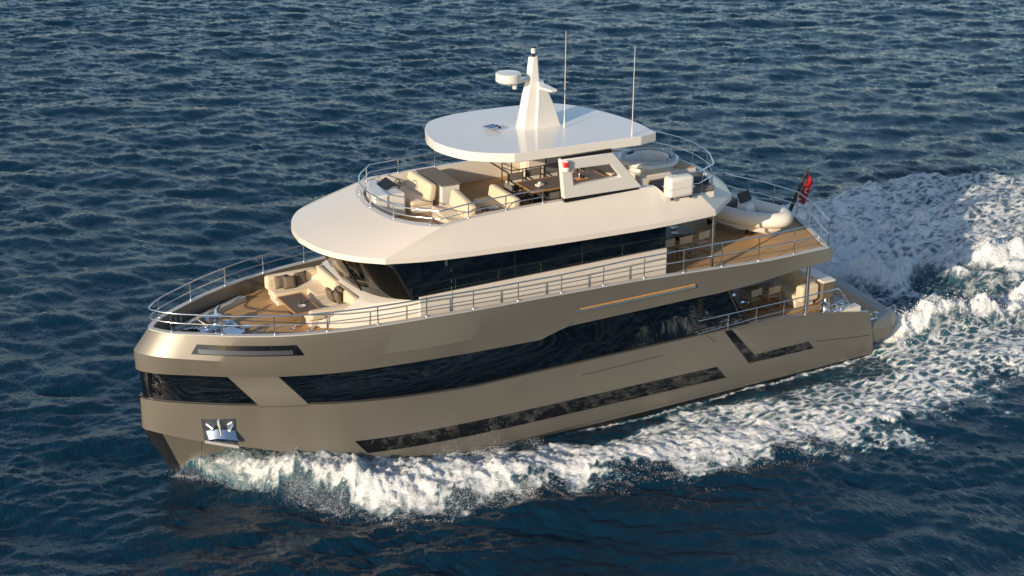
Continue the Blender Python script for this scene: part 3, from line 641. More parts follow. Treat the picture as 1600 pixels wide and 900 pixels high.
# helm station on the flybridge
hc = MB().prism([(7.42, .35), (8.5, .3), (8.42, 1.6), (8.2, 2.1), (7.9, 2.0), (7.5, 1.2)], 7.15, 7.95).build('helm_console', M_white, yacht, bevel=.06, seg=3)
MB().box((8.2, 1.2, 8.02), (.42, .75, .05), ry=R(-28)).build('helm_screen', M_black, hc, bevel=.01)
MB().tube([(8.52 + .06 * math.sin(a) , 1.0 + .2 * math.cos(a), 8.0 + .18 * math.sin(a)) for a in np.linspace(0, 2 * math.pi, 20)[:-1]], .018, 6, closed=True).box((8.52, 1.0, 8.0), (.03, .36, .02)).box((8.47, 1.0, 7.98), (.16, .03, .03)).build('steering_wheel', M_black, hc)
# stair guard on the flybridge
sg = MB()
pp = [(12.95, 2.0, 7.15), (13.05, 1.5, 7.15), (14.4, 1.5, 7.15), (15.4, 1.5, 7.15)]
for p in pp: sg.tube([p, (p[0], p[1], 8.12)], .022, 6)
for h in (.97, .5): sg.tube([(p[0], p[1], 7.15 + h) for p in pp], .02, 6)
sg.tube([(12.1, 2.3, 8.2), (13.2, 2.0, 7.4)], .03, 6)
sg.build('stair_rail', M_char, yacht)
MB().bx(12.85, 15.5, 1.42, 1.58, 7.15, 7.3).build('stair_coaming', M_cream, yacht, bevel=.01)
# ensign staff
MB().tube([(24.25, .35, 4.5), (24.55, .15, 5.6), (24.75, .0, 6.4)], .075, 8, r1=.06).build('ensign_staff', M_char, yacht)
MB().tube([(24.72, 0, 6.40), (24.8, 0, 6.45), (25.1, -.02, 6.47)], .03, 8).build('staff_light', M_steel, yacht)
# ---------------------------------------------------------------- loose furniture and gear: every piece a thing of its own
FD = 4.55; BD = 4.44; FB = 7.152; CK = 1.752
def cushion(x0, x1, y0, y1, z0, z1, name, parent, m=None, bev=.07, rz=0.0, ry=0.0, rx=0.0):
    return MB().box(((x0 + x1) / 2, (y0 + y1) / 2, (z0 + z1) / 2), (x1 - x0, y1 - y0, z1 - z0), rz, ry, rx).build(name, m or M_uph, parent, bevel=bev, seg=4, smooth=50)
def slab(poly, z0, z1, name, parent, m=None, bev=.07):
    return MB().prism(poly, z0, z1).build(name, m or M_uph, parent, bevel=bev, seg=4, smooth=50)

# foredeck U sofa
t = thing('foredeck_sofa', 'large U-shaped cream sofa facing the low table on the foredeck', 'sofa', (5.2, 0, FD))
cushion(-1.02, .7, 1.0, 1.72, 0, .22, 'base', t, M_cream, .03); cushion(-.16, .66, -1.0, 1.0, 0, .22, 'base', t, M_cream, .03); cushion(-.75, .66, -1.2, -.62, 0, .22, 'base', t, M_cream, .03)
cushion(-1.12, .1, .96, 1.62, .2, .44, 'seat', t); cushion(.0, .7, .3, 1.62, .2, .44, 'seat', t); cushion(-.12, .66, -.62, .3, .2, .44, 'seat', t); cushion(-.8, .0, -1.2, -.6, .2, .42, 'seat', t)
cushion(-1.18, .62, 1.5, 1.78, .38, .86, 'backrest', t, bev=.1)
cushion(.56, .84, .1, 1.76, .38, .88, 'backrest', t, bev=.1, ry=.12); cushion(.56, .84, -1.45, .08, .38, .86, 'backrest', t, bev=.1, ry=.12)
cushion(-.82, .74, -1.42, -1.12, .32, .62, 'backrest', t, bev=.1)
def pillow(loc, rz, tilt, label, s=.44, m=None):
    n = 9; mb = MB(); rows_t = []; rows_b = []
    for i in range(n):
        u = -1 + 2 * i / (n - 1); rt = []; rb = []
        for j in range(n):
            v = -1 + 2 * j / (n - 1); th = .1 * (max(0, (1 - u ** 4) * (1 - v ** 4))) ** .55
            px, pz = u * s / 2 * (1 - .07 * (1 - v * v)), v * s / 2 * (1 - .07 * (1 - u * u))
            rt.append((th, px, pz + s / 2)); rb.append((-th, px, pz + s / 2))
        rows_t.append(rt); rows_b.append(rb)
    mb.loft(rows_t).loft(rows_b)
    o = mb.build('throw_pillow', m or M_taupe, None, smooth=80)
    o.location = loc; o.rotation_euler = (0, tilt, rz); o['label'] = label; o['category'] = 'cushion'; o['group'] = 'taupe throw pillows on the foredeck sofa'
    return o
pillow((4.5, 1.40, FD + .43), R(90), .2, 'taupe pillow leaning on the forward end of the starboard sofa back, partly hidden')
pillow((4.72, 1.22, FD + .43), R(80), .3, 'taupe pillow standing in front of the two others on the starboard sofa arm')
pillow((5.18, 1.40, FD + .43), R(95), .2, 'darkest taupe pillow nearest the inner sofa corner')
pillow((5.55, -.35, FD + .43), R(180), .3, 'taupe pillow at the front of the pair beside the table', .46)
pillow((5.66, -.62, FD + .42), R(172), .22, 'taupe pillow in the middle of the leaning row against the aft sofa back', .46)
pillow((5.78, -.5, FD + .46), R(180), .12, 'rearmost taupe pillow peeping out over the leaning pair', .46)
pillow((5.7, -1.05, FD + .3), R(185), .4, 'small folded grey cushion low in the port sofa corner', .3, M_grey)
t = thing('foredeck_table', 'low dark table with a pale wood rim in front of the foredeck sofa', 'table', (4.43, -.28, FD))
MB().bx(-.39, .39, -.78, .78, .50, .535).build('tabletop', M_darkwood, t, bevel=.008)
rim = MB()
for a in (-.40, .40): rim.bx(a - .025, a + .025, -.80, .80, .49, .54)
for a in (-.79, .79): rim.bx(-.375, .375, a - .025, a + .025, .49, .54)
rim.build('rim', M_wood, t, bevel=.006)
for y in (-.45, .45): MB().bx(-.16, .16, y - .05, y + .05, 0, .5).build('leg', M_darkwood, t, bevel=.01)
t = thing('drink_set', 'glass bottle and white dish standing on the foredeck table', 'bottle', (4.42, -.45, FD + .536))
MB().lathe([(0, 0), (.05, 0), (.05, .12), (.018, .17), (.018, .23), (0, .23)], (0, .02, 0), 14).build('bottle', M_char, t)
MB().lathe([(0, .005), (.09, .0), (.13, .03), (.12, .03), (.08, .012)], (.0, -.12, 0), 18).build('dish', M_white, t)
for i, (x, y, lb) in enumerate(((3.98, -.95, 'steel deck fitting on the teak just ahead of the foredeck table'), (4.35, -1.33, 'steel deck fitting by the forward foot of the port sofa arm'))):
    o = MB().bx(-.14, .14, -.05, .05, 0, .03).tube([(-.13, 0, .09), (.13, 0, .09)], .03, 8).bx(-.05, .05, -.03, .03, 0, .1).build('deck_cleat', M_steel, None, bevel=.006)
    o.location = (x, y, FD); o.rotation_euler = (0, 0, .5); o['label'] = lb; o['category'] = 'cleat'; o['group'] = 'deck cleats near the foredeck sofa'

# flybridge sofas
def lounge(name, label, loc, rz, w, d=.75, back=.5, seatz=.42, chaise=0):
    t = thing(name, label, 'sofa', loc, rz, 'cream lounges on the flybridge')
    cushion(-d / 2, d / 2, -w / 2, w / 2, 0, seatz - .18, 'base', t, M_cream, .03)
    cushion(-d / 2 - .02, d / 2 + .02, -w / 2, w / 2, seatz - .2, seatz, 'seat', t, bev=.07)
    cushion(d / 2 - .16, d / 2 + .14, -w / 2, w / 2, seatz - .08, seatz + back, 'backrest', t, bev=.1, ry=.16)
    if chaise: cushion(-d / 2 - chaise, -d / 2 + .02, -w / 2, -w / 2 + .8, seatz - .2, seatz, 'chaise', t, bev=.07)
    return t
lounge('helm_bench', 'cream bench with tall rolled backrest just behind the flybridge helm', (9.1, 1.15, FB), 0, 1.75)
lounge('lounge_sofa', 'cream lounge against the port coaming, forward of the low magazine table', (9.4, -1.25, FB), R(-8), 1.85)
lounge('long_bench', 'long low cream bench backing on to the flybridge dining chairs', (11.0, -1.15, FB), R(0), 1.75, .7, .4, .42)
cushion(9.55, 12.4, -2.52, -2.3, FB + .0, FB + .68, 'side_bench', None, bev=.06)
o = bpy.data.objects['side_bench']; o['label'] = 'narrow cream padded bench along the port flybridge coaming'; o['category'] = 'bench'
t = thing('storage_cabinet', 'white cabinet with a brown top behind the helm bench', 'cabinet', (10.05, 1.15, FB))
MB().bx(-.3, .36, -.95, .95, 0, .82).build('body', M_white, t, bevel=.02); MB().bx(-.33, .39, -.98, .98, .822, .86).build('worktop', M_grey, t, bevel=.008)
t = thing('magazine_table', 'small wooden table with shelf among the flybridge lounges', 'table', (10.75, -1.5, FB))
MB().bx(-.3, .3, -.28, .28, .4, .44).build('tabletop', M_darkwood, t); MB().bx(-.28, .28, -.26, .26, .16, .19).build('shelf', M_wood, t)
for x in (-.26, .26):
    for y in (-.24, .24): MB().bx(x - .02, x + .02, y - .02, y + .02, 0, .4).build('leg', M_darkwood, t)
o = MB().box((0, 0, .012), (.34, .24, .024)).box((.02, .01, .034), (.3, .22, .018), rz=.2).build('magazine', M_white, None); o.location = (10.75, -1.5, FB + .44)
o['label'] = 'white magazines stacked on the small flybridge table'; o['category'] = 'magazine'

# director chairs: one prototype, copied
def director_chair(loc, rz, label, group, fabric, woodm):
    t = thing('director_chair', label, 'chair', loc, rz, group)
    MB().bx(-.22, .22, -.25, .25, .44, .465).build('seat', fabric, t)
    MB().bx(-.27, -.245, -.27, .27, .62, .88).build('backrest', fabric, t)
    for y in (-.28, .28):
        f = MB().bx(-.27, -.23, y - .02, y + .02, .02, .9).bx(.21, .25, y - .02, y + .02, .42, .66).bx(-.27, .27, y - .03, y + .03, .66, .69).bx(-.27, .27, y - .02, y + .02, .43, .46).bx(-.27, .27, y - .02, y + .02, 0, .035)
        f.build('side_frame', woodm, t)
    for x in (-.2, .2):
        for s in (-1, 1): MB().tube([(x + .012 * s, -.27 * s, .03), (x + .012 * s, .27 * s, .44)], .018, 6).build('leg', woodm, t)
    return t
g = 'dark chairs round the flybridge dining table'
spots = [((12.5, -.05), R(-90), 'dark chair at the forward end of the far side of the flybridge table'), ((13.25, .08), R(-90), 'dark chair second from forward on the far side of the flybridge table'),
         ((14.0, .15), R(-90), 'dark chair third from forward on the far side of the flybridge table'), ((14.75, .15), R(-90), 'dark chair at the aft end of the far side, seen through the side opening'),
         ((12.75, -1.9), R(90), 'dark chair at the forward end of the near side, just ahead of the white support'), ((13.6, -1.9), R(90), 'dark chair on the near side hidden behind the white support frame'),
         ((11.95, -.8), R(0), 'dark chair at the forward head of the flybridge table')]
p0 = None
for (xy, rz, lb) in spots:
    if p0 is None: p0 = director_chair((*xy, FB), rz, lb, g, M_grey, M_char)
    else: dup(p0, (*xy, FB), rz, lb, g)
t = thing('dining_table', 'long dark flybridge dining table with pale rim under the hardtop', 'table', (13.7, -.9, FB))
MB().bx(-1.45, 1.45, -.55, .55, .70, .735).build('tabletop', M_darkwood, t, bevel=.01)
rm = MB()
for y in (-.57, .57): rm.bx(-1.47, 1.47, y - .025, y + .025, .695, .74)
for x in (-1.47, 1.47): rm.bx(x - .025, x + .025, -.545, .545, .695, .74)
rm.build('rim', M_wood, t, bevel=.006)
for x in (-.9, .9): MB().bx(x - .06, x + .06, -.3, .3, 0, .7).build('leg', M_char, t)
o = MB().box((0, 0, .03), (.26, .2, .06)).box((.03, .02, .09), (.12, .1, .06), rz=.3).build('napkin_box', M_white, None, bevel=.012); o.location = (12.75, -1.0, FB + .737); o.rotation_euler = (0, 0, .3)
o['label'] = 'white napkin box on the forward end of the flybridge table'; o['category'] = 'box'
t = thing('condiment_tray', 'orange tray with small jars on the flybridge table, seen through the side opening', 'tray', (14.35, -1.0, FB + .737))
MB().bx(-.2, .2, -.14, .14, 0, .02).build('tray', M_orange, t)
for x, y, h in ((-.08, 0, .16), (.02, .05, .12), (.08, -.03, .14), (0, -.06, .1)): MB().lathe([(0, 0), (.03, 0), (.03, h * .8), (.018, h), (0, h)], (x, y, .02), 12).build('jar', M_steel if x < 0 else M_char, t)
o = MB().bx(-.35, .35, -.35, .35, 0, .68).build('bar_unit', M_cream, None, bevel=.02); o.location = (14.2, 2.1, FB); o['label'] = 'cream bar unit beyond the stair rail on the flybridge'; o['category'] = 'cabinet'

# hot tub, sun pad, life raft
t = thing('hot_tub', 'round cream hot tub with wide pale rim on the aft flybridge', 'hot tub', (17.5, -.25, FB))
MB().lathe([(.74, .0), (.80, .3), (.84, .62), (1.02, .66), (1.06, .72), (1.04, .80), (.98, .83), (.76, .83), (.72, .78), (.66, .35), (.3, .22), (0, .22)], (0, 0, 0), 48, False).build('tub_shell', M_white, t, smooth=40)
MB().lathe([(.80, .832), (.96, .834), (.965, .85), (.80, .85)], (0, 0, 0), 48, False).build('rim', M_ltgrey, t)
fc = MB()
for a in (-.7, -1.0, -1.3): fc.tube([(.86 * math.cos(a), .86 * math.sin(a), .84), (.86 * math.cos(a), .86 * math.sin(a), 1.0)], .03, 8)
fc.build('tap', M_steel, t)
for a in (2.0, -.45): MB().box((.76 * math.cos(a), .76 * math.sin(a), .82), (.1, .4, .1), rz=a).build('headrest', M_black, t, bevel=.03)
MB().bx(-.95, 1.35, -.95, 1.9, .0, .5).build('surround', M_cream, t, bevel=.02); MB().prism([(.7, -.93), (1.33, -.93), (1.33, 1.88), (.7, 1.88)], .502, .52).build('surround_teak', M_deck, t)
t = thing('sun_pad', 'wide grey sun pad between the hot tub and the white canister', 'sun pad', (17.65, -2.0, FB))
MB().prism([(-1.0, -.75), (.75, -.95), (1.05, .55), (-.9, .62)], 0, .22).build('base', M_cream, t, bevel=.02)
MB().prism([(-1.0, -.75), (.75, -.95), (1.05, .55), (-.9, .62)], .225, .42).build('mattress', M_grey, t, bevel=.06, seg=3)
o = MB().lathe([(0, 0), (.3, 0), (.33, .05), (.3, .1), (0, .12)], (0, 0, 0), 20).build('bolster', M_char, None, smooth=50); o.location = (18.2, -2.35, FB + .425); o['label'] = 'round dark cushion at the aft corner of the grey sun pad'; o['category'] = 'cushion'
t = thing('life_raft', 'big white rounded life raft canister strapped at the port edge of the aft flybridge', 'life raft', (16.9, -3.0, 7.40), R(-4))
MB().bx(-.48, .48, -.24, .24, .06, .78).build('canister', M_white, t, bevel=.13, seg=5, smooth=60)
MB().bx(-.485, .485, -.245, .245, .38, .40).build('seam_band', M_ltgrey, t, bevel=.004)
MB().bx(-.4, -.3, -.2, .2, 0, .07).bx(.3, .4, -.2, .2, 0, .07).build('cradle', M_steel, t)

# aft boat deck: dining set in the shade of the brow
t = thing('aft_dining_table', 'dark dining table in shade under the flybridge overhang on the boat deck', 'table', (18.15, -.55, BD))
MB().bx(-.75, .95, -.5, .5, .70, .74).build('tabletop', M_darkwood, t, bevel=.01)
for x in (-.45, .6): MB().bx(x - .06, x + .06, -.25, .25, 0, .7).build('leg', M_char, t)
for i, (x, y, lb) in enumerate(((17.75, -.8, 'forward place setting of plate and glasses on the shaded boat deck table'), (18.35, -.8, 'middle place setting nearest the rail on the shaded boat deck table'), (18.6, -.3, 'far aft place setting on the shaded boat deck table'))):
    t = thing('place_setting', lb, 'tableware', (x, y, BD + .742), 0, 'place settings on the boat deck table')
    MB().lathe([(0, .01), (.08, 0), (.13, .02), (.12, .022), (.08, .012)], (0, 0, 0), 18).build('plate', M_white, t)
    MB().lathe([(0, 0), (.035, 0), (.006, .01), (.006, .08), (.04, .12), (.035, .18)], (.16, .12, 0), 12).build('glass', M_steel, t)
g = 'canvas director chairs at the boat deck table'
c0 = director_chair((19.1, -1.2, BD), R(100), 'sunlit canvas director chair by the boat deck pillar', g, M_sand, M_wood)
dup(c0, (18.3, -1.3, BD), R(92), 'shaded director chair beside the sunlit one at the boat deck table', g)
dup(c0, (17.55, -1.3, BD), R(90), 'forward director chair next to the dark cabin window end', g)
dup(c0, (18.3, .3, BD), R(-90), 'director chair on the far side of the boat deck table', g)
dup(c0, (17.5, .3, BD), R(-90), 'forward director chair on the far side of the boat deck table', g)

# tender lying athwart the boat deck, bow towards port
TL = (21.85, .05, BD + .08)
t = thing('inflatable_tender', 'white rigid inflatable tender parked athwart the aft boat deck', 'tender', TL, R(-72))
# local x towards its bow
tube_path = [(-1.75, -.58, .62), (-.9, -.62, .62), (.2, -.62, .64), (1.0, -.56, .68), (1.5, -.34, .72), (1.72, 0, .74), (1.5, .34, .72), (1.0, .56, .68), (.2, .62, .64), (-.9, .62, .62), (-1.75, .58, .62)]
tp_ = catmull(tube_path, 4)
tb = MB().tube(tp_, .26, 16)
for s in (-1, 1): tb.tube([(-1.75, s * .58, .62), (-2.1, s * .56, .62)], .25, 16, r1=.1)
tb.build('inflatable_tube', M_tube, t, smooth=60)
rows = []
for x, w, zb, zt in ((-1.85, .5, .12, .6), (-.8, .56, .02, .6), (.3, .56, -.02, .62), (1.15, .42, .04, .64), (1.62, .1, .34, .66)):
    rows.append([(x, -w, zt), (x, -w * .9, zb + .18), (x, 0, zb), (x, w * .9, zb + .18), (x, w, zt)])
MB().loft(rows).face(rows[0]).build('tender_hull', M_white, t, smooth=40)
MB().bx(-1.7, 1.0, -.46, .46, .52, .58).build('tender_floor', M_ltgrey, t, bevel=.01)
MB().loft([[(-.05, -.28, .58), (.5, -.22, .58), (.5, .22, .58), (-.05, .28, .58)], [(.0, -.26, 1.02), (.32, -.2, .95), (.32, .2, .95), (.0, .26, 1.02)]], closed=True).face([(.0, -.26, 1.02), (.32, -.2, .95), (.32, .2, .95), (.0, .26, 1.02)]).build('console', M_white, t, bevel=.03)
MB().box((.08, 0, 1.16), (.05, .62, .36), ry=R(-28)).build('console_cover', M_char, t, bevel=.015)
cushion(-1.1, -.45, -.42, .42, .56, .86, 'seat', t, M_grey, .05); cushion(-1.2, -1.05, -.42, .42, .8, 1.12, 'seat_back', t, M_grey, .05)
cushion(-1.9, -1.35, -.36, .36, .55, .98, 'engine_cover', t, M_ltgrey, .06)
MB().bx(.62, .95, -.3, .3, .58, .72).build('bow_locker', M_ltgrey, t, bevel=.03)
for x in (-1.0, .6): MB().prism([(x - .06, -.5), (x + .06, -.5), (x + .06, .5), (x - .06, .5)], .0, .2).build('chock', M_black, t)
t.scale = (1.08, 1.08, 1.05)
# ensign hanging from the staff
rows = []
for i in range(9):
    u = i / 8; z = 6.12 - u * .85; row = []
    for j in range(9):
        v = j / 8; row.append((24.75 + .10 * (1 - u) - .32 * u * .6 + v * (.22 - .06 * math.sin(u * 3)), .0 + .05 * math.sin(v * 9 + u * 3) + .12 * u, z - v * .38 + .05 * math.sin(v * 7)))
    rows.append(row)
fl = MB().loft(rows).build('ensign', M_red, None, smooth=80, thick=.008); fl['label'] = 'red ensign hanging limp from the raked dark staff at the stern'; fl['category'] = 'flag'
mk = MB()
for k in range(10):
    a = math.radians(60 + 25 * k)
    p = rows[4][4]; mk.box((p[0] + .07 * math.cos(a) - .0, p[1] - .03, p[2] + .09 * math.sin(a)), (.035, .02, .035))
mk.build('white_emblem', M_white, fl)

# cockpit furniture
t = thing('cockpit_table', 'dark oval table in shade in the main deck cockpit', 'table', (22.0, -.3, CK))
MB().prism([(-.6, -.5), (.9, -.5), (1.05, -.3), (1.05, .9), (-.6, .9)], .7, .74).build('tabletop', M_darkwood, t, bevel=.01)
for y in (-.25, .6): MB().tube([(-.2, y, .0), (-.2, y, .7)], .04, 10).lathe([(0, 0), (.17, 0), (.15, .02), (0, .03)], (-.2, y, 0), 16).build('leg', M_steel, t)
g = 'canvas director chairs in the cockpit'
dup(c0, (22.35, -1.25, CK), R(95), 'lit canvas director chair in the cockpit beside the cream sofa', g)
dup(c0, (21.6, -1.15, CK), R(100), 'dark shaded director chair in the cockpit nearest the saloon door', g)
t = thing('cockpit_sofa', 'cream sofa across the aft end of the cockpit', 'sofa', (23.65, -.1, CK))
cushion(-.55, .3, -1.75, 1.75, .0, .26, 'base', t, M_cream, .03); cushion(-.58, .2, -1.72, 1.75, .25, .46, 'seat', t); cushion(.1, .42, -1.72, 1.75, .4, .98, 'backrest', t, bev=.1); cushion(-.5, .35, -2.0, -1.6, .25, .9, 'armrest', t, bev=.12)
t = thing('stern_locker', 'brown stern locker with pale top behind the cockpit pillar', 'locker', (24.3, -1.2, CK))
MB().bx(-.24, .28, -1.0, 3.4, 0, .92).build('body', M_taupe, t, bevel=.02); MB().bx(-.27, .31, -1.03, 3.43, .922, 1.0).build('worktop', M_cream, t, bevel=.02)
# ---------------------------------------------------------------- sea: one sheet, wind waves plus the yacht's own wave system
def fft_tile(N, L, spec, seed):
    g = np.random.default_rng(seed); k = 2 * np.pi * np.fft.fftfreq(N, L / N); kx, ky = np.meshgrid(k, k, indexing='ij'); kk = np.hypot(kx, ky); kk[0, 0] = 1e9
    amp = np.sqrt(spec(kx, ky, kk)); amp[0, 0] = 0
    H = (g.normal(size=(N, N)) + 1j * g.normal(size=(N, N))) * amp
    h = np.fft.ifft2(H).real; s = h.std()
    dx = np.fft.ifft2(-1j * kx / kk * H).real / s; dy = np.fft.ifft2(-1j * ky / kk * H).real / s
    return h / s, dx, dy, L
def sample(tile, x, y, idx=0):
    a = tile[idx]; N = a.shape[0]; L = tile[3]; u = (x / L * N) % N; v = (y / L * N) % N
    i = u.astype(int) % N; j = v.astype(int) % N; fu = u - np.floor(u); fv = v - np.floor(v); i1 = (i + 1) % N; j1 = (j + 1) % N
    return (a[i, j] * (1 - fu) + a[i1, j] * fu) * (1 - fv) + (a[i, j1] * (1 - fu) + a[i1, j1] * fu) * fv
WD = R(63)     # wind-wave direction
def wave_spec(lp, spread, kmax, wd=WD, pw=4.0):
    kp = 2 * np.pi / lp
    def f(kx, ky, kk):
        c = (kx * math.cos(wd) + ky * math.sin(wd)) / kk
        return np.exp(-1.25 * (kp / kk) ** 2) / kk ** pw * (np.abs(c) ** spread + .035) * np.exp(-(kk / kmax) ** 2) * np.where(c < 0, .35, 1)
    return f
T_big = fft_tile(1024, 118.0, wave_spec(4.4, 4, 14.0, WD, 3.7), 3)
T_mid = fft_tile(1024, 61.0, wave_spec(.9, 3, 40.0, WD + .2, 3.1), 5)
T_nz = fft_tile(1024, 37.0, lambda kx, ky, kk: np.exp(-(.9 / kk) ** 2) / kk ** 2.7, 8)      # turbulence for foam
T_lump = fft_tile(512, 43.0, lambda kx, ky, kk: np.exp(-(.5 / kk) ** 2 - (kk / 5) ** 2) / kk ** 2.2, 9)

def axis(lo, a, b, hi, fine, mid, far):
    out = list(np.arange(a, b, fine)); x = b; s = fine
    while x < hi: out.append(x); s = min(s * 1.03, mid); x += s
    while x < far: out.append(x); s *= 1.25; x += s
    neg = []; x = a; s = fine
    while x > lo: s = min(s * 1.03, mid); x -= s; neg.append(x)
    while x > -far: s *= 1.25; x -= s; neg.append(x)
    return np.array(neg[::-1] + out)
gx = axis(-32, -3.5, 34, 92, .075, .2, 6000); gy = axis(-34, -11.5, 6, 92, .075, .21, 6000)
X, Y = np.meshgrid(gx, gy, indexing='ij')
far_fade = np.clip(1 - (np.hypot(X - 20, Y - 20) - 110) / 120, 0, 1)
far_fade[np.abs(np.gradient(gx))[:, None] + np.abs(np.gradient(gy))[None, :] > 4] *= 0
A_big, A_mid = .062, .024
ca, sa = math.cos(.3), math.sin(.3)
Xr, Yr = X * ca - Y * sa, X * sa + Y * ca
ss = lambda e0, e1, v: (lambda t: t * t * (3 - 2 * t))(np.clip((v - e0) / (e1 - e0), 0, 1))
ay = np.abs(Y)
yw = np.where(X > .13, P_wl(np.clip(X, .13, 25.6)), 0) * np.where(X < 25.6, 1, 0)
d = ay - yw                                    # distance off the hull side
yo = Lin([(-1, -.4), (.2, .15), (1.9, 2.3), (3.5, 4.3), (5, 5.9), (6.4, 6.1), (7.8, 6.2), (12.6, 7.4), (15.5, 8.1), (18, 8.4), (21.5, 9.3), (25, 8.7), (29, 8.2), (36, 9.6), (46, 12.2), (60, 16), (90, 24)])(X)
lump = sample(T_lump, X, Y); nz = sample(T_nz, X, Y); nz2 = sample(T_nz, X * 1.9 + 11, Y * 1.9 + 5); nz3 = sample(T_nz, X * 4.3 + 3, Y * 4.3 + 9)
yo_n = yo + .45 * lump * ss(0, 4, X) * (1 + X / 40) + .22 * nz
Hx = Lin([(-.6, 0), (.1, .18), (.8, .62), (1.6, .98), (3, 1.02), (5, .78), (7, .60), (9, .46), (12, .30), (16, .22), (22, .14), (30, .10), (50, .05), (80, 0)])(X)
q = np.clip(d / np.maximum(yo - yw, .15), -.3, 2.0)
fadeHull = np.where(X < 25.6, 1, 0)
near = Lin([(0, 1.0), (3, 1.0), (5, .85), (8, .45), (11, .1), (14, -.25), (20, -.2), (26, 0), (80, 0)])(X)
prof = np.where(q < .62, near + (1 - near) * ss(0, .62, q), 1 - ss(.62, 1.08, q))
h_bow = Hx * prof
crest = np.exp(-((q - .72) / .2) ** 2)
f_band = ss(1.16, .80, q + .13 * nz) * ss(-.1, .35, X)
fresh = Lin([(-.3, 0), (.3, .70), (1.2, .58), (2.4, .70), (5, .86), (8, .90), (12, .84), (16, .79), (22, .74), (30, .66), (45, .5), (70, .3)])(X)
inner = Lin([(0, 1), (3, .98), (5, .78), (8, .62), (11, .45), (13, .0), (18, .1), (24, .6), (28, .95), (60, .95)])(X)
gap = inner + (1 - inner) * ss(.06, .27, q + .07 * lump)
foam = f_band * fresh * gap + .26 * crest * f_band * Lin([(0, .6), (9, 1), (17, .9), (24, .4), (60, .2)])(X)
# a thin line of foam washing along the hull aft
foam = np.maximum(foam, .85 * np.exp(-((d - .16 - .08 * nz) / .17) ** 2) * ss(10.5, 14, X) * fadeHull)
# propeller wash behind the transom
sx_ = X - 25.9
wl_w = 3.6 + .0 * np.maximum(sx_, 0)
wash = ss(-.1, .9, sx_) * ss(1.18, .9, ay / wl_w + .10 * lump)
g = lambda c, s: np.exp(-((Y - c) / s) ** 2)
ridge = g(-2.9 - .0 * sx_, .65) * .75 + g(2.6 - .12 * np.maximum(sx_ - 5, 0), .8) * .5 + g(3.8 + .45 * sx_ - .018 * np.maximum(sx_, 0) ** 2, 1.2) * .6
decay = Lin([(-1, 0), (0, .2), (1.5, 1), (6, 1), (14, .75), (30, .45), (60, .2)])(sx_)
h_wash = ridge * decay * (1 + .35 * lump) + wash * decay * (.18 * lump - .12)
foam_w = wash * Lin([(0, 1.05), (6, 1.0), (12, .88), (20, .74), (40, .6), (80, .4)])(np.maximum(sx_, 0)) + ridge * decay * .75
foam_w = foam_w * (.84 + .22 * lump)
foam_w -= .26 * np.exp(-((sx_ - 6.5) / 4.5) ** 2 - ((Y + .6 + .4 * lump) / .75) ** 2)
foam_w -= .30 * np.exp(-((sx_ - 9.0) / 4.5) ** 2 - ((Y - 4.6 - .3 * lump) / .7) ** 2)
# turbulent trough just aft, partly clear dark water
foam_w -= .38 * np.exp(-((sx_ - 2.6) / 2.4) ** 2 - ((Y - 2.0) / 1.0) ** 2) * ss(-.2, .4, sx_)
ys = Lin([(20, 8.5), (30, 10.2), (36, 11.3), (42, 11.4), (45, 10.6), (50, 10), (90, 10)])(X) + .5 * lump
stb = ss(26, 29, X) * ss(1.08, .92, (Y - 2) / np.maximum(ys - 2, .1)) * ss(1.5, 3, Y)
foam_w = np.maximum(foam_w, stb * Lin([(26, 1.05), (33, .93), (40, .8), (50, .66), (70, .45)])(X))
h_wash += stb * np.exp(-((Y - ys + 1.5) / 1.2) ** 2) * .4
foam = np.clip(np.maximum(foam, foam_w), 0, 1.35)
fresh_a = np.clip(np.maximum(f_band * Lin([(-1, 1), (7, 1), (12, .7), (20, .1), (30, 0), (90, 0)])(X), np.clip(ridge, 0, 1) * decay * 1.3 + .5 * wash * decay), 0, 1)
fresh_a = np.clip(np.maximum(fresh_a, .45 * stb), 0, 1)
calm = 1 - .45 * np.clip(foam, 0, 1)
hb_, dxb, dyb = (sample(T_big, X, Y, i) for i in range(3)); hm_, dxm, dym = (sample(T_mid, Xr, Yr, i) for i in range(3))
mod = .75 + .25 * np.tanh(sample(T_lump, X * .35, Y * .35))
Z = (A_big * hb_ + A_mid * hm_ * mod) * far_fade * calm
Z = Z * np.where((X > -.5) & (X < 26) & (d < 1.2), .4 + .5 * np.clip(d / 1.2, 0, 1), 1)
rough = np.clip(foam, 0, 1.3)
Z = Z + h_bow + h_wash + rough * (.085 * nz + .06 * nz2 + .03 * nz3) * np.clip(.25 + Hx + .55 * wash + .5 * stb, .25, 1.15)
# feather the outer lip of the bow wave
Z = Z + np.clip(crest * fresh, 0, 1) * Lin([(0, 0), (1, .12), (4, .18), (9, .14), (16, .06), (40, 0)])(X) * .25 * np.abs(nz)
chop = .6
Xd = X + (A_big * dxb * chop) * far_fade * calm; Yd = Y + (A_big * dyb * chop) * far_fade * calm
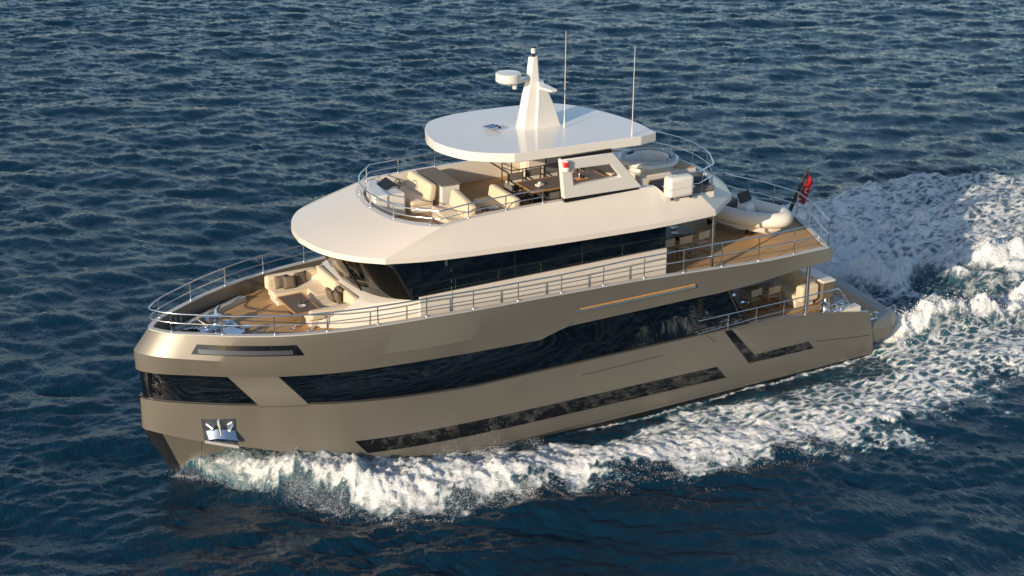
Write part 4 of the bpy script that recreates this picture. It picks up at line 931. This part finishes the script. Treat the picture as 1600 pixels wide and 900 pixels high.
# keep the sheet out of the hull
inside = (X > .5) & (X < 25.3) & (ay < yw - .25)
Z = np.where(inside, -.6, Z)
nxg, nyg = X.shape
V = np.stack([Xd, Yd, Z], -1).reshape(-1, 3).astype(np.float32)
idx = np.arange(nxg * nyg).reshape(nxg, nyg)
F = np.stack([idx[:-1, :-1], idx[1:, :-1], idx[1:, 1:], idx[:-1, 1:]], -1).reshape(-1, 4)
me = bpy.data.meshes.new('sea'); me.vertices.add(len(V)); me.vertices.foreach_set('co', V.ravel())
me.loops.add(F.size); me.loops.foreach_set('vertex_index', F.ravel().astype(np.int32)); me.polygons.add(len(F))
me.polygons.foreach_set('loop_start', np.arange(0, F.size, 4, dtype=np.int32)); me.polygons.foreach_set('loop_total', np.full(len(F), 4, np.int32))
me.update(calc_edges=True); me.polygons.foreach_set('use_smooth', np.ones(len(F), bool))
at = me.attributes.new('foam', 'FLOAT', 'POINT'); at.data.foreach_set('value', foam.ravel().astype(np.float32))
at = me.attributes.new('fresh', 'FLOAT', 'POINT'); at.data.foreach_set('value', fresh_a.ravel().astype(np.float32))
sea = bpy.data.objects.new('sea', me); link(sea); sea['kind'] = 'structure'; sea['label'] = 'dark blue wind-rippled sea with white foaming wake'; sea['category'] = 'sea'

m = bpy.data.materials.new('sea_water'); m.use_nodes = True; nt = m.node_tree; N = nt.nodes; L = nt.links
def nd(t, **k):
    n = N.new(t)
    for a, b in k.items(): setattr(n, a, b)
    return n
def mth(op, a, b=None, c=None):
    n = nd('ShaderNodeMath', operation=op)
    for i, v in enumerate((a, b, c)):
        if v is None: continue
        if isinstance(v, (int, float)): n.inputs[i].default_value = v
        else: L.new(v, n.inputs[i])
    return n.outputs[0]
def mrange(v, a, b, c=0.0, d_=1.0, smooth=True):
    n = nd('ShaderNodeMapRange'); n.interpolation_type = 'SMOOTHSTEP' if smooth else 'LINEAR'
    for i, q_ in enumerate((v, a, b, c, d_)):
        if isinstance(q_, (int, float)): n.inputs[i].default_value = q_
        else: L.new(q_, n.inputs[i])
    return n.outputs[0]
b = N['Principled BSDF']; out = N['Material Output']
tc = nd('ShaderNodeTexCoord'); fa = nd('ShaderNodeAttribute', attribute_name='foam')
b.inputs['Roughness'].default_value = .06; b.inputs['IOR'].default_value = 1.33
mixc = nd('ShaderNodeMix', data_type='RGBA'); mixc.inputs['A'].default_value = (.0018, .0205, .042, 1); mixc.inputs['B'].default_value = (.05, .14, .18, 1)
L.new(mrange(fa.outputs['Fac'], .15, 1.0, 0, .85), mixc.inputs['Factor']); L.new(mixc.outputs['Result'], b.inputs['Base Color'])
def rip(scale, sx=1.0, sy=1.0, rot=0.0, detail=4, rough=.55, dist=.4):
    mp = nd('ShaderNodeMapping'); mp.inputs['Rotation'].default_value = (0, 0, rot); mp.inputs['Scale'].default_value = (sx, sy, 1); L.new(tc.outputs['Object'], mp.inputs[0])
    n = nd('ShaderNodeTexNoise'); n.inputs['Scale'].default_value = scale; n.inputs['Detail'].default_value = detail; n.inputs['Roughness'].default_value = rough; n.inputs['Distortion'].default_value = dist
    L.new(mp.outputs[0], n.inputs['Vector']); return n
r1 = rip(3.6, 1, .38, -WD + .25, 6, .62, .2); r2 = rip(9.0, 1, .45, -WD - .5, 3, .5, .2)
hh = mth('ADD', r1.outputs['Fac'], mth('MULTIPLY', r2.outputs['Fac'], .5))
bp = nd('ShaderNodeBump'); bp.inputs['Strength'].default_value = .7; bp.inputs['Distance'].default_value = .095; L.new(hh, bp.inputs['Height']); L.new(bp.outputs['Normal'], b.inputs['Normal'])
# foam: broken lace where it is old and thin, solid where it is fresh
f1 = rip(1.1, .42, 1.2, 0, 9, .66, 1.2); f2 = rip(5.0, .7, 1.1, .2, 6, .6, .6)
vm = nd('ShaderNodeVectorMath', operation='MULTIPLY_ADD'); L.new(f1.outputs['Color'], vm.inputs[0]); vm.inputs[1].default_value = (.8, .8, 0); 
mp = nd('ShaderNodeMapping'); mp.inputs['Scale'].default_value = (.75, 1.35, 0); L.new(tc.outputs['Object'], mp.inputs[0]); L.new(mp.outputs[0], vm.inputs[2])
vo = nd('ShaderNodeTexVoronoi', feature='DISTANCE_TO_EDGE'); vo.inputs['Scale'].default_value = 2.5; L.new(vm.outputs[0], vo.inputs['Vector'])
lace = mrange(vo.outputs['Distance'], 0, .32, 1, 0, False)
pat = mth('ADD', mth('MULTIPLY', f1.outputs['Fac'], .44), mth('ADD', mth('MULTIPLY', lace, .34), mth('MULTIPLY', f2.outputs['Fac'], .24)))
fr_at = nd('ShaderNodeAttribute', attribute_name='fresh')
f4 = rip(2.6, .6, 1.0, .3, 12, .76, 1.4)
fine = mth('ADD', mth('MULTIPLY', f4.outputs['Fac'], .75), mth('MULTIPLY', f1.outputs['Fac'], .25))
pm = nd('ShaderNodeMix'); L.new(mth('MULTIPLY', fr_at.outputs['Fac'], .85), pm.inputs['Factor']); L.new(pat, pm.inputs['A']); L.new(fine, pm.inputs['B']); pat = pm.outputs['Result']
thr = mrange(fa.outputs['Fac'], 0, 1.15, .90, .20, False)
mask = mth('MULTIPLY', mrange(mth('SUBTRACT', pat, thr), -.05, .14), mrange(fa.outputs['Fac'], .02, .16))
fb = nd('ShaderNodeBsdfPrincipled'); fb.inputs['Base Color'].default_value = (.76, .77, .77, 1); fb.inputs['Roughness'].default_value = .75; fb.inputs['Specular IOR Level'].default_value = .3
fcol = nd('ShaderNodeMix', data_type='RGBA'); fcol.inputs['A'].default_value = (.55, .60, .60, 1); fcol.inputs['B'].default_value = (.90, .90, .88, 1)
L.new(mrange(mth('SUBTRACT', pat, thr), .0, .30), fcol.inputs['Factor']); L.new(fcol.outputs['Result'], fb.inputs['Base Color'])
b2 = nd('ShaderNodeBump'); b2.inputs['Strength'].default_value = .8; b2.inputs['Distance'].default_value = .13
f3 = rip(6.0, .6, 1.1, 0, 7, .62, .8)
L.new(mth('ADD', mth('ADD', f3.outputs['Fac'], pat), mask), b2.inputs['Height']); L.new(b2.outputs['Normal'], fb.inputs['Normal'])
mx = nd('ShaderNodeMixShader'); L.new(mth('MULTIPLY', mask, .96), mx.inputs[0]); L.new(b.outputs[0], mx.inputs[1]); L.new(fb.outputs[0], mx.inputs[2]); L.new(mx.outputs[0], out.inputs[0])
me.materials.append(m)

# spray thrown off the bow wave and the wake crests: one cloud of droplets
def heights(x, y):
    i = np.clip(np.searchsorted(gx, x) - 1, 0, nxg - 2); j = np.clip(np.searchsorted(gy, y) - 1, 0, nyg - 2); return Z[i, j]
rs = np.random.default_rng(21)
def spray(n, xr, qr, up, side, r0, r1, clump, pw=1.0):
    nc = max(1, n // clump); xc = xr[0] + (xr[1] - xr[0]) * rs.random(nc) ** pw; s = np.where(rs.random(nc) < side, -1, 1)
    yo_c = np.interp(xc, gx, yo[:, 0]); yw_c = np.where(xc < 25.6, P_wl(np.clip(xc, .13, 25.6)), 0); qc = rs.normal(qr[0], qr[1], nc)
    yc = s * (yw_c + qc * (yo_c - yw_c)); e = rs.exponential(1.0, nc) * up
    x = np.repeat(xc, clump) + rs.normal(0, .13, nc * clump) * np.repeat(.4 + rs.random(nc), clump); y = np.repeat(yc, clump) + rs.normal(0, .13, nc * clump) * np.repeat(.4 + rs.random(nc), clump)
    t = rs.random(nc * clump) ** 1.8
    z = heights(x, y) + .01 + np.repeat(e, clump) * t
    y += np.repeat(s, clump) * t * .25
    return np.stack([x, y, z], 1), (r0 + (r1 - r0) * rs.random(nc * clump) ** 4) * (1 - .5 * t)
parts = [spray(16000, (.1, 4.5), (.78, .16), .20, .93, .004, .013, 40), spray(24000, (2.5, 9.5), (.92, .11), .22, .95, .004, .013, 60), spray(5000, (.4, 11.5), (.05, .05), .20, .95, .004, .014, 50), spray(9000, (9, 20), (.9, .1), .12, .95, .004, .015, 45),
         spray(4500, (7.4, 9.8), (.12, .05), .42, 1.0, .004, .016, 150)]
# wash behind the transom
n = 9000; xs = 26.5 + 12 * rs.random(n) ** 1.4; yr = np.where(rs.random(n) < .5, -3.0 + 0 * xs, np.where(rs.random(n) < .5, 2.6 - .12 * np.maximum(xs - 31, 0), 3.8 + .45 * (xs - 26) - .018 * (xs - 26) ** 2)) + rs.normal(0, .45, n)
parts.append((np.stack([xs, yr, heights(xs, yr) + .01 + rs.exponential(.10, n)], 1), .008 + .022 * rs.random(n) ** 3))
Pp = np.concatenate([p[0] for p in parts]); Rp = np.concatenate([p[1] for p in parts])
octv = np.array([(1, 0, 0), (-1, 0, 0), (0, 1, 0), (0, -1, 0), (0, 0, 1), (0, 0, -1)], float); octf = np.array([(0, 2, 4), (2, 1, 4), (1, 3, 4), (3, 0, 4), (2, 0, 5), (1, 2, 5), (3, 1, 5), (0, 3, 5)])
VV = (Pp[:, None, :] + octv[None] * Rp[:, None, None] * (.7 + .6 * rs.random((len(Pp), 6, 1)))).reshape(-1, 3); FF = (octf[None] + 6 * np.arange(len(Pp))[:, None, None]).reshape(-1, 3)
ms_ = bpy.data.meshes.new('spray'); ms_.vertices.add(len(VV)); ms_.vertices.foreach_set('co', VV.astype(np.float32).ravel()); ms_.loops.add(FF.size); ms_.loops.foreach_set('vertex_index', FF.ravel().astype(np.int32))
ms_.polygons.add(len(FF)); ms_.polygons.foreach_set('loop_start', np.arange(0, FF.size, 3, dtype=np.int32)); ms_.polygons.foreach_set('loop_total', np.full(len(FF), 3, np.int32)); ms_.update(calc_edges=True)
ms_.polygons.foreach_set('use_smooth', np.ones(len(FF), bool))
sp_o = bpy.data.objects.new('spray', ms_); link(sp_o); sp_o['kind'] = 'stuff'; sp_o['label'] = 'white droplets of spray flying off the bow wave and wake'; sp_o['category'] = 'spray'
ms_.materials.append(mat('spray_water', (.86, .86, .86), .5, 0, 0, spec=.4))
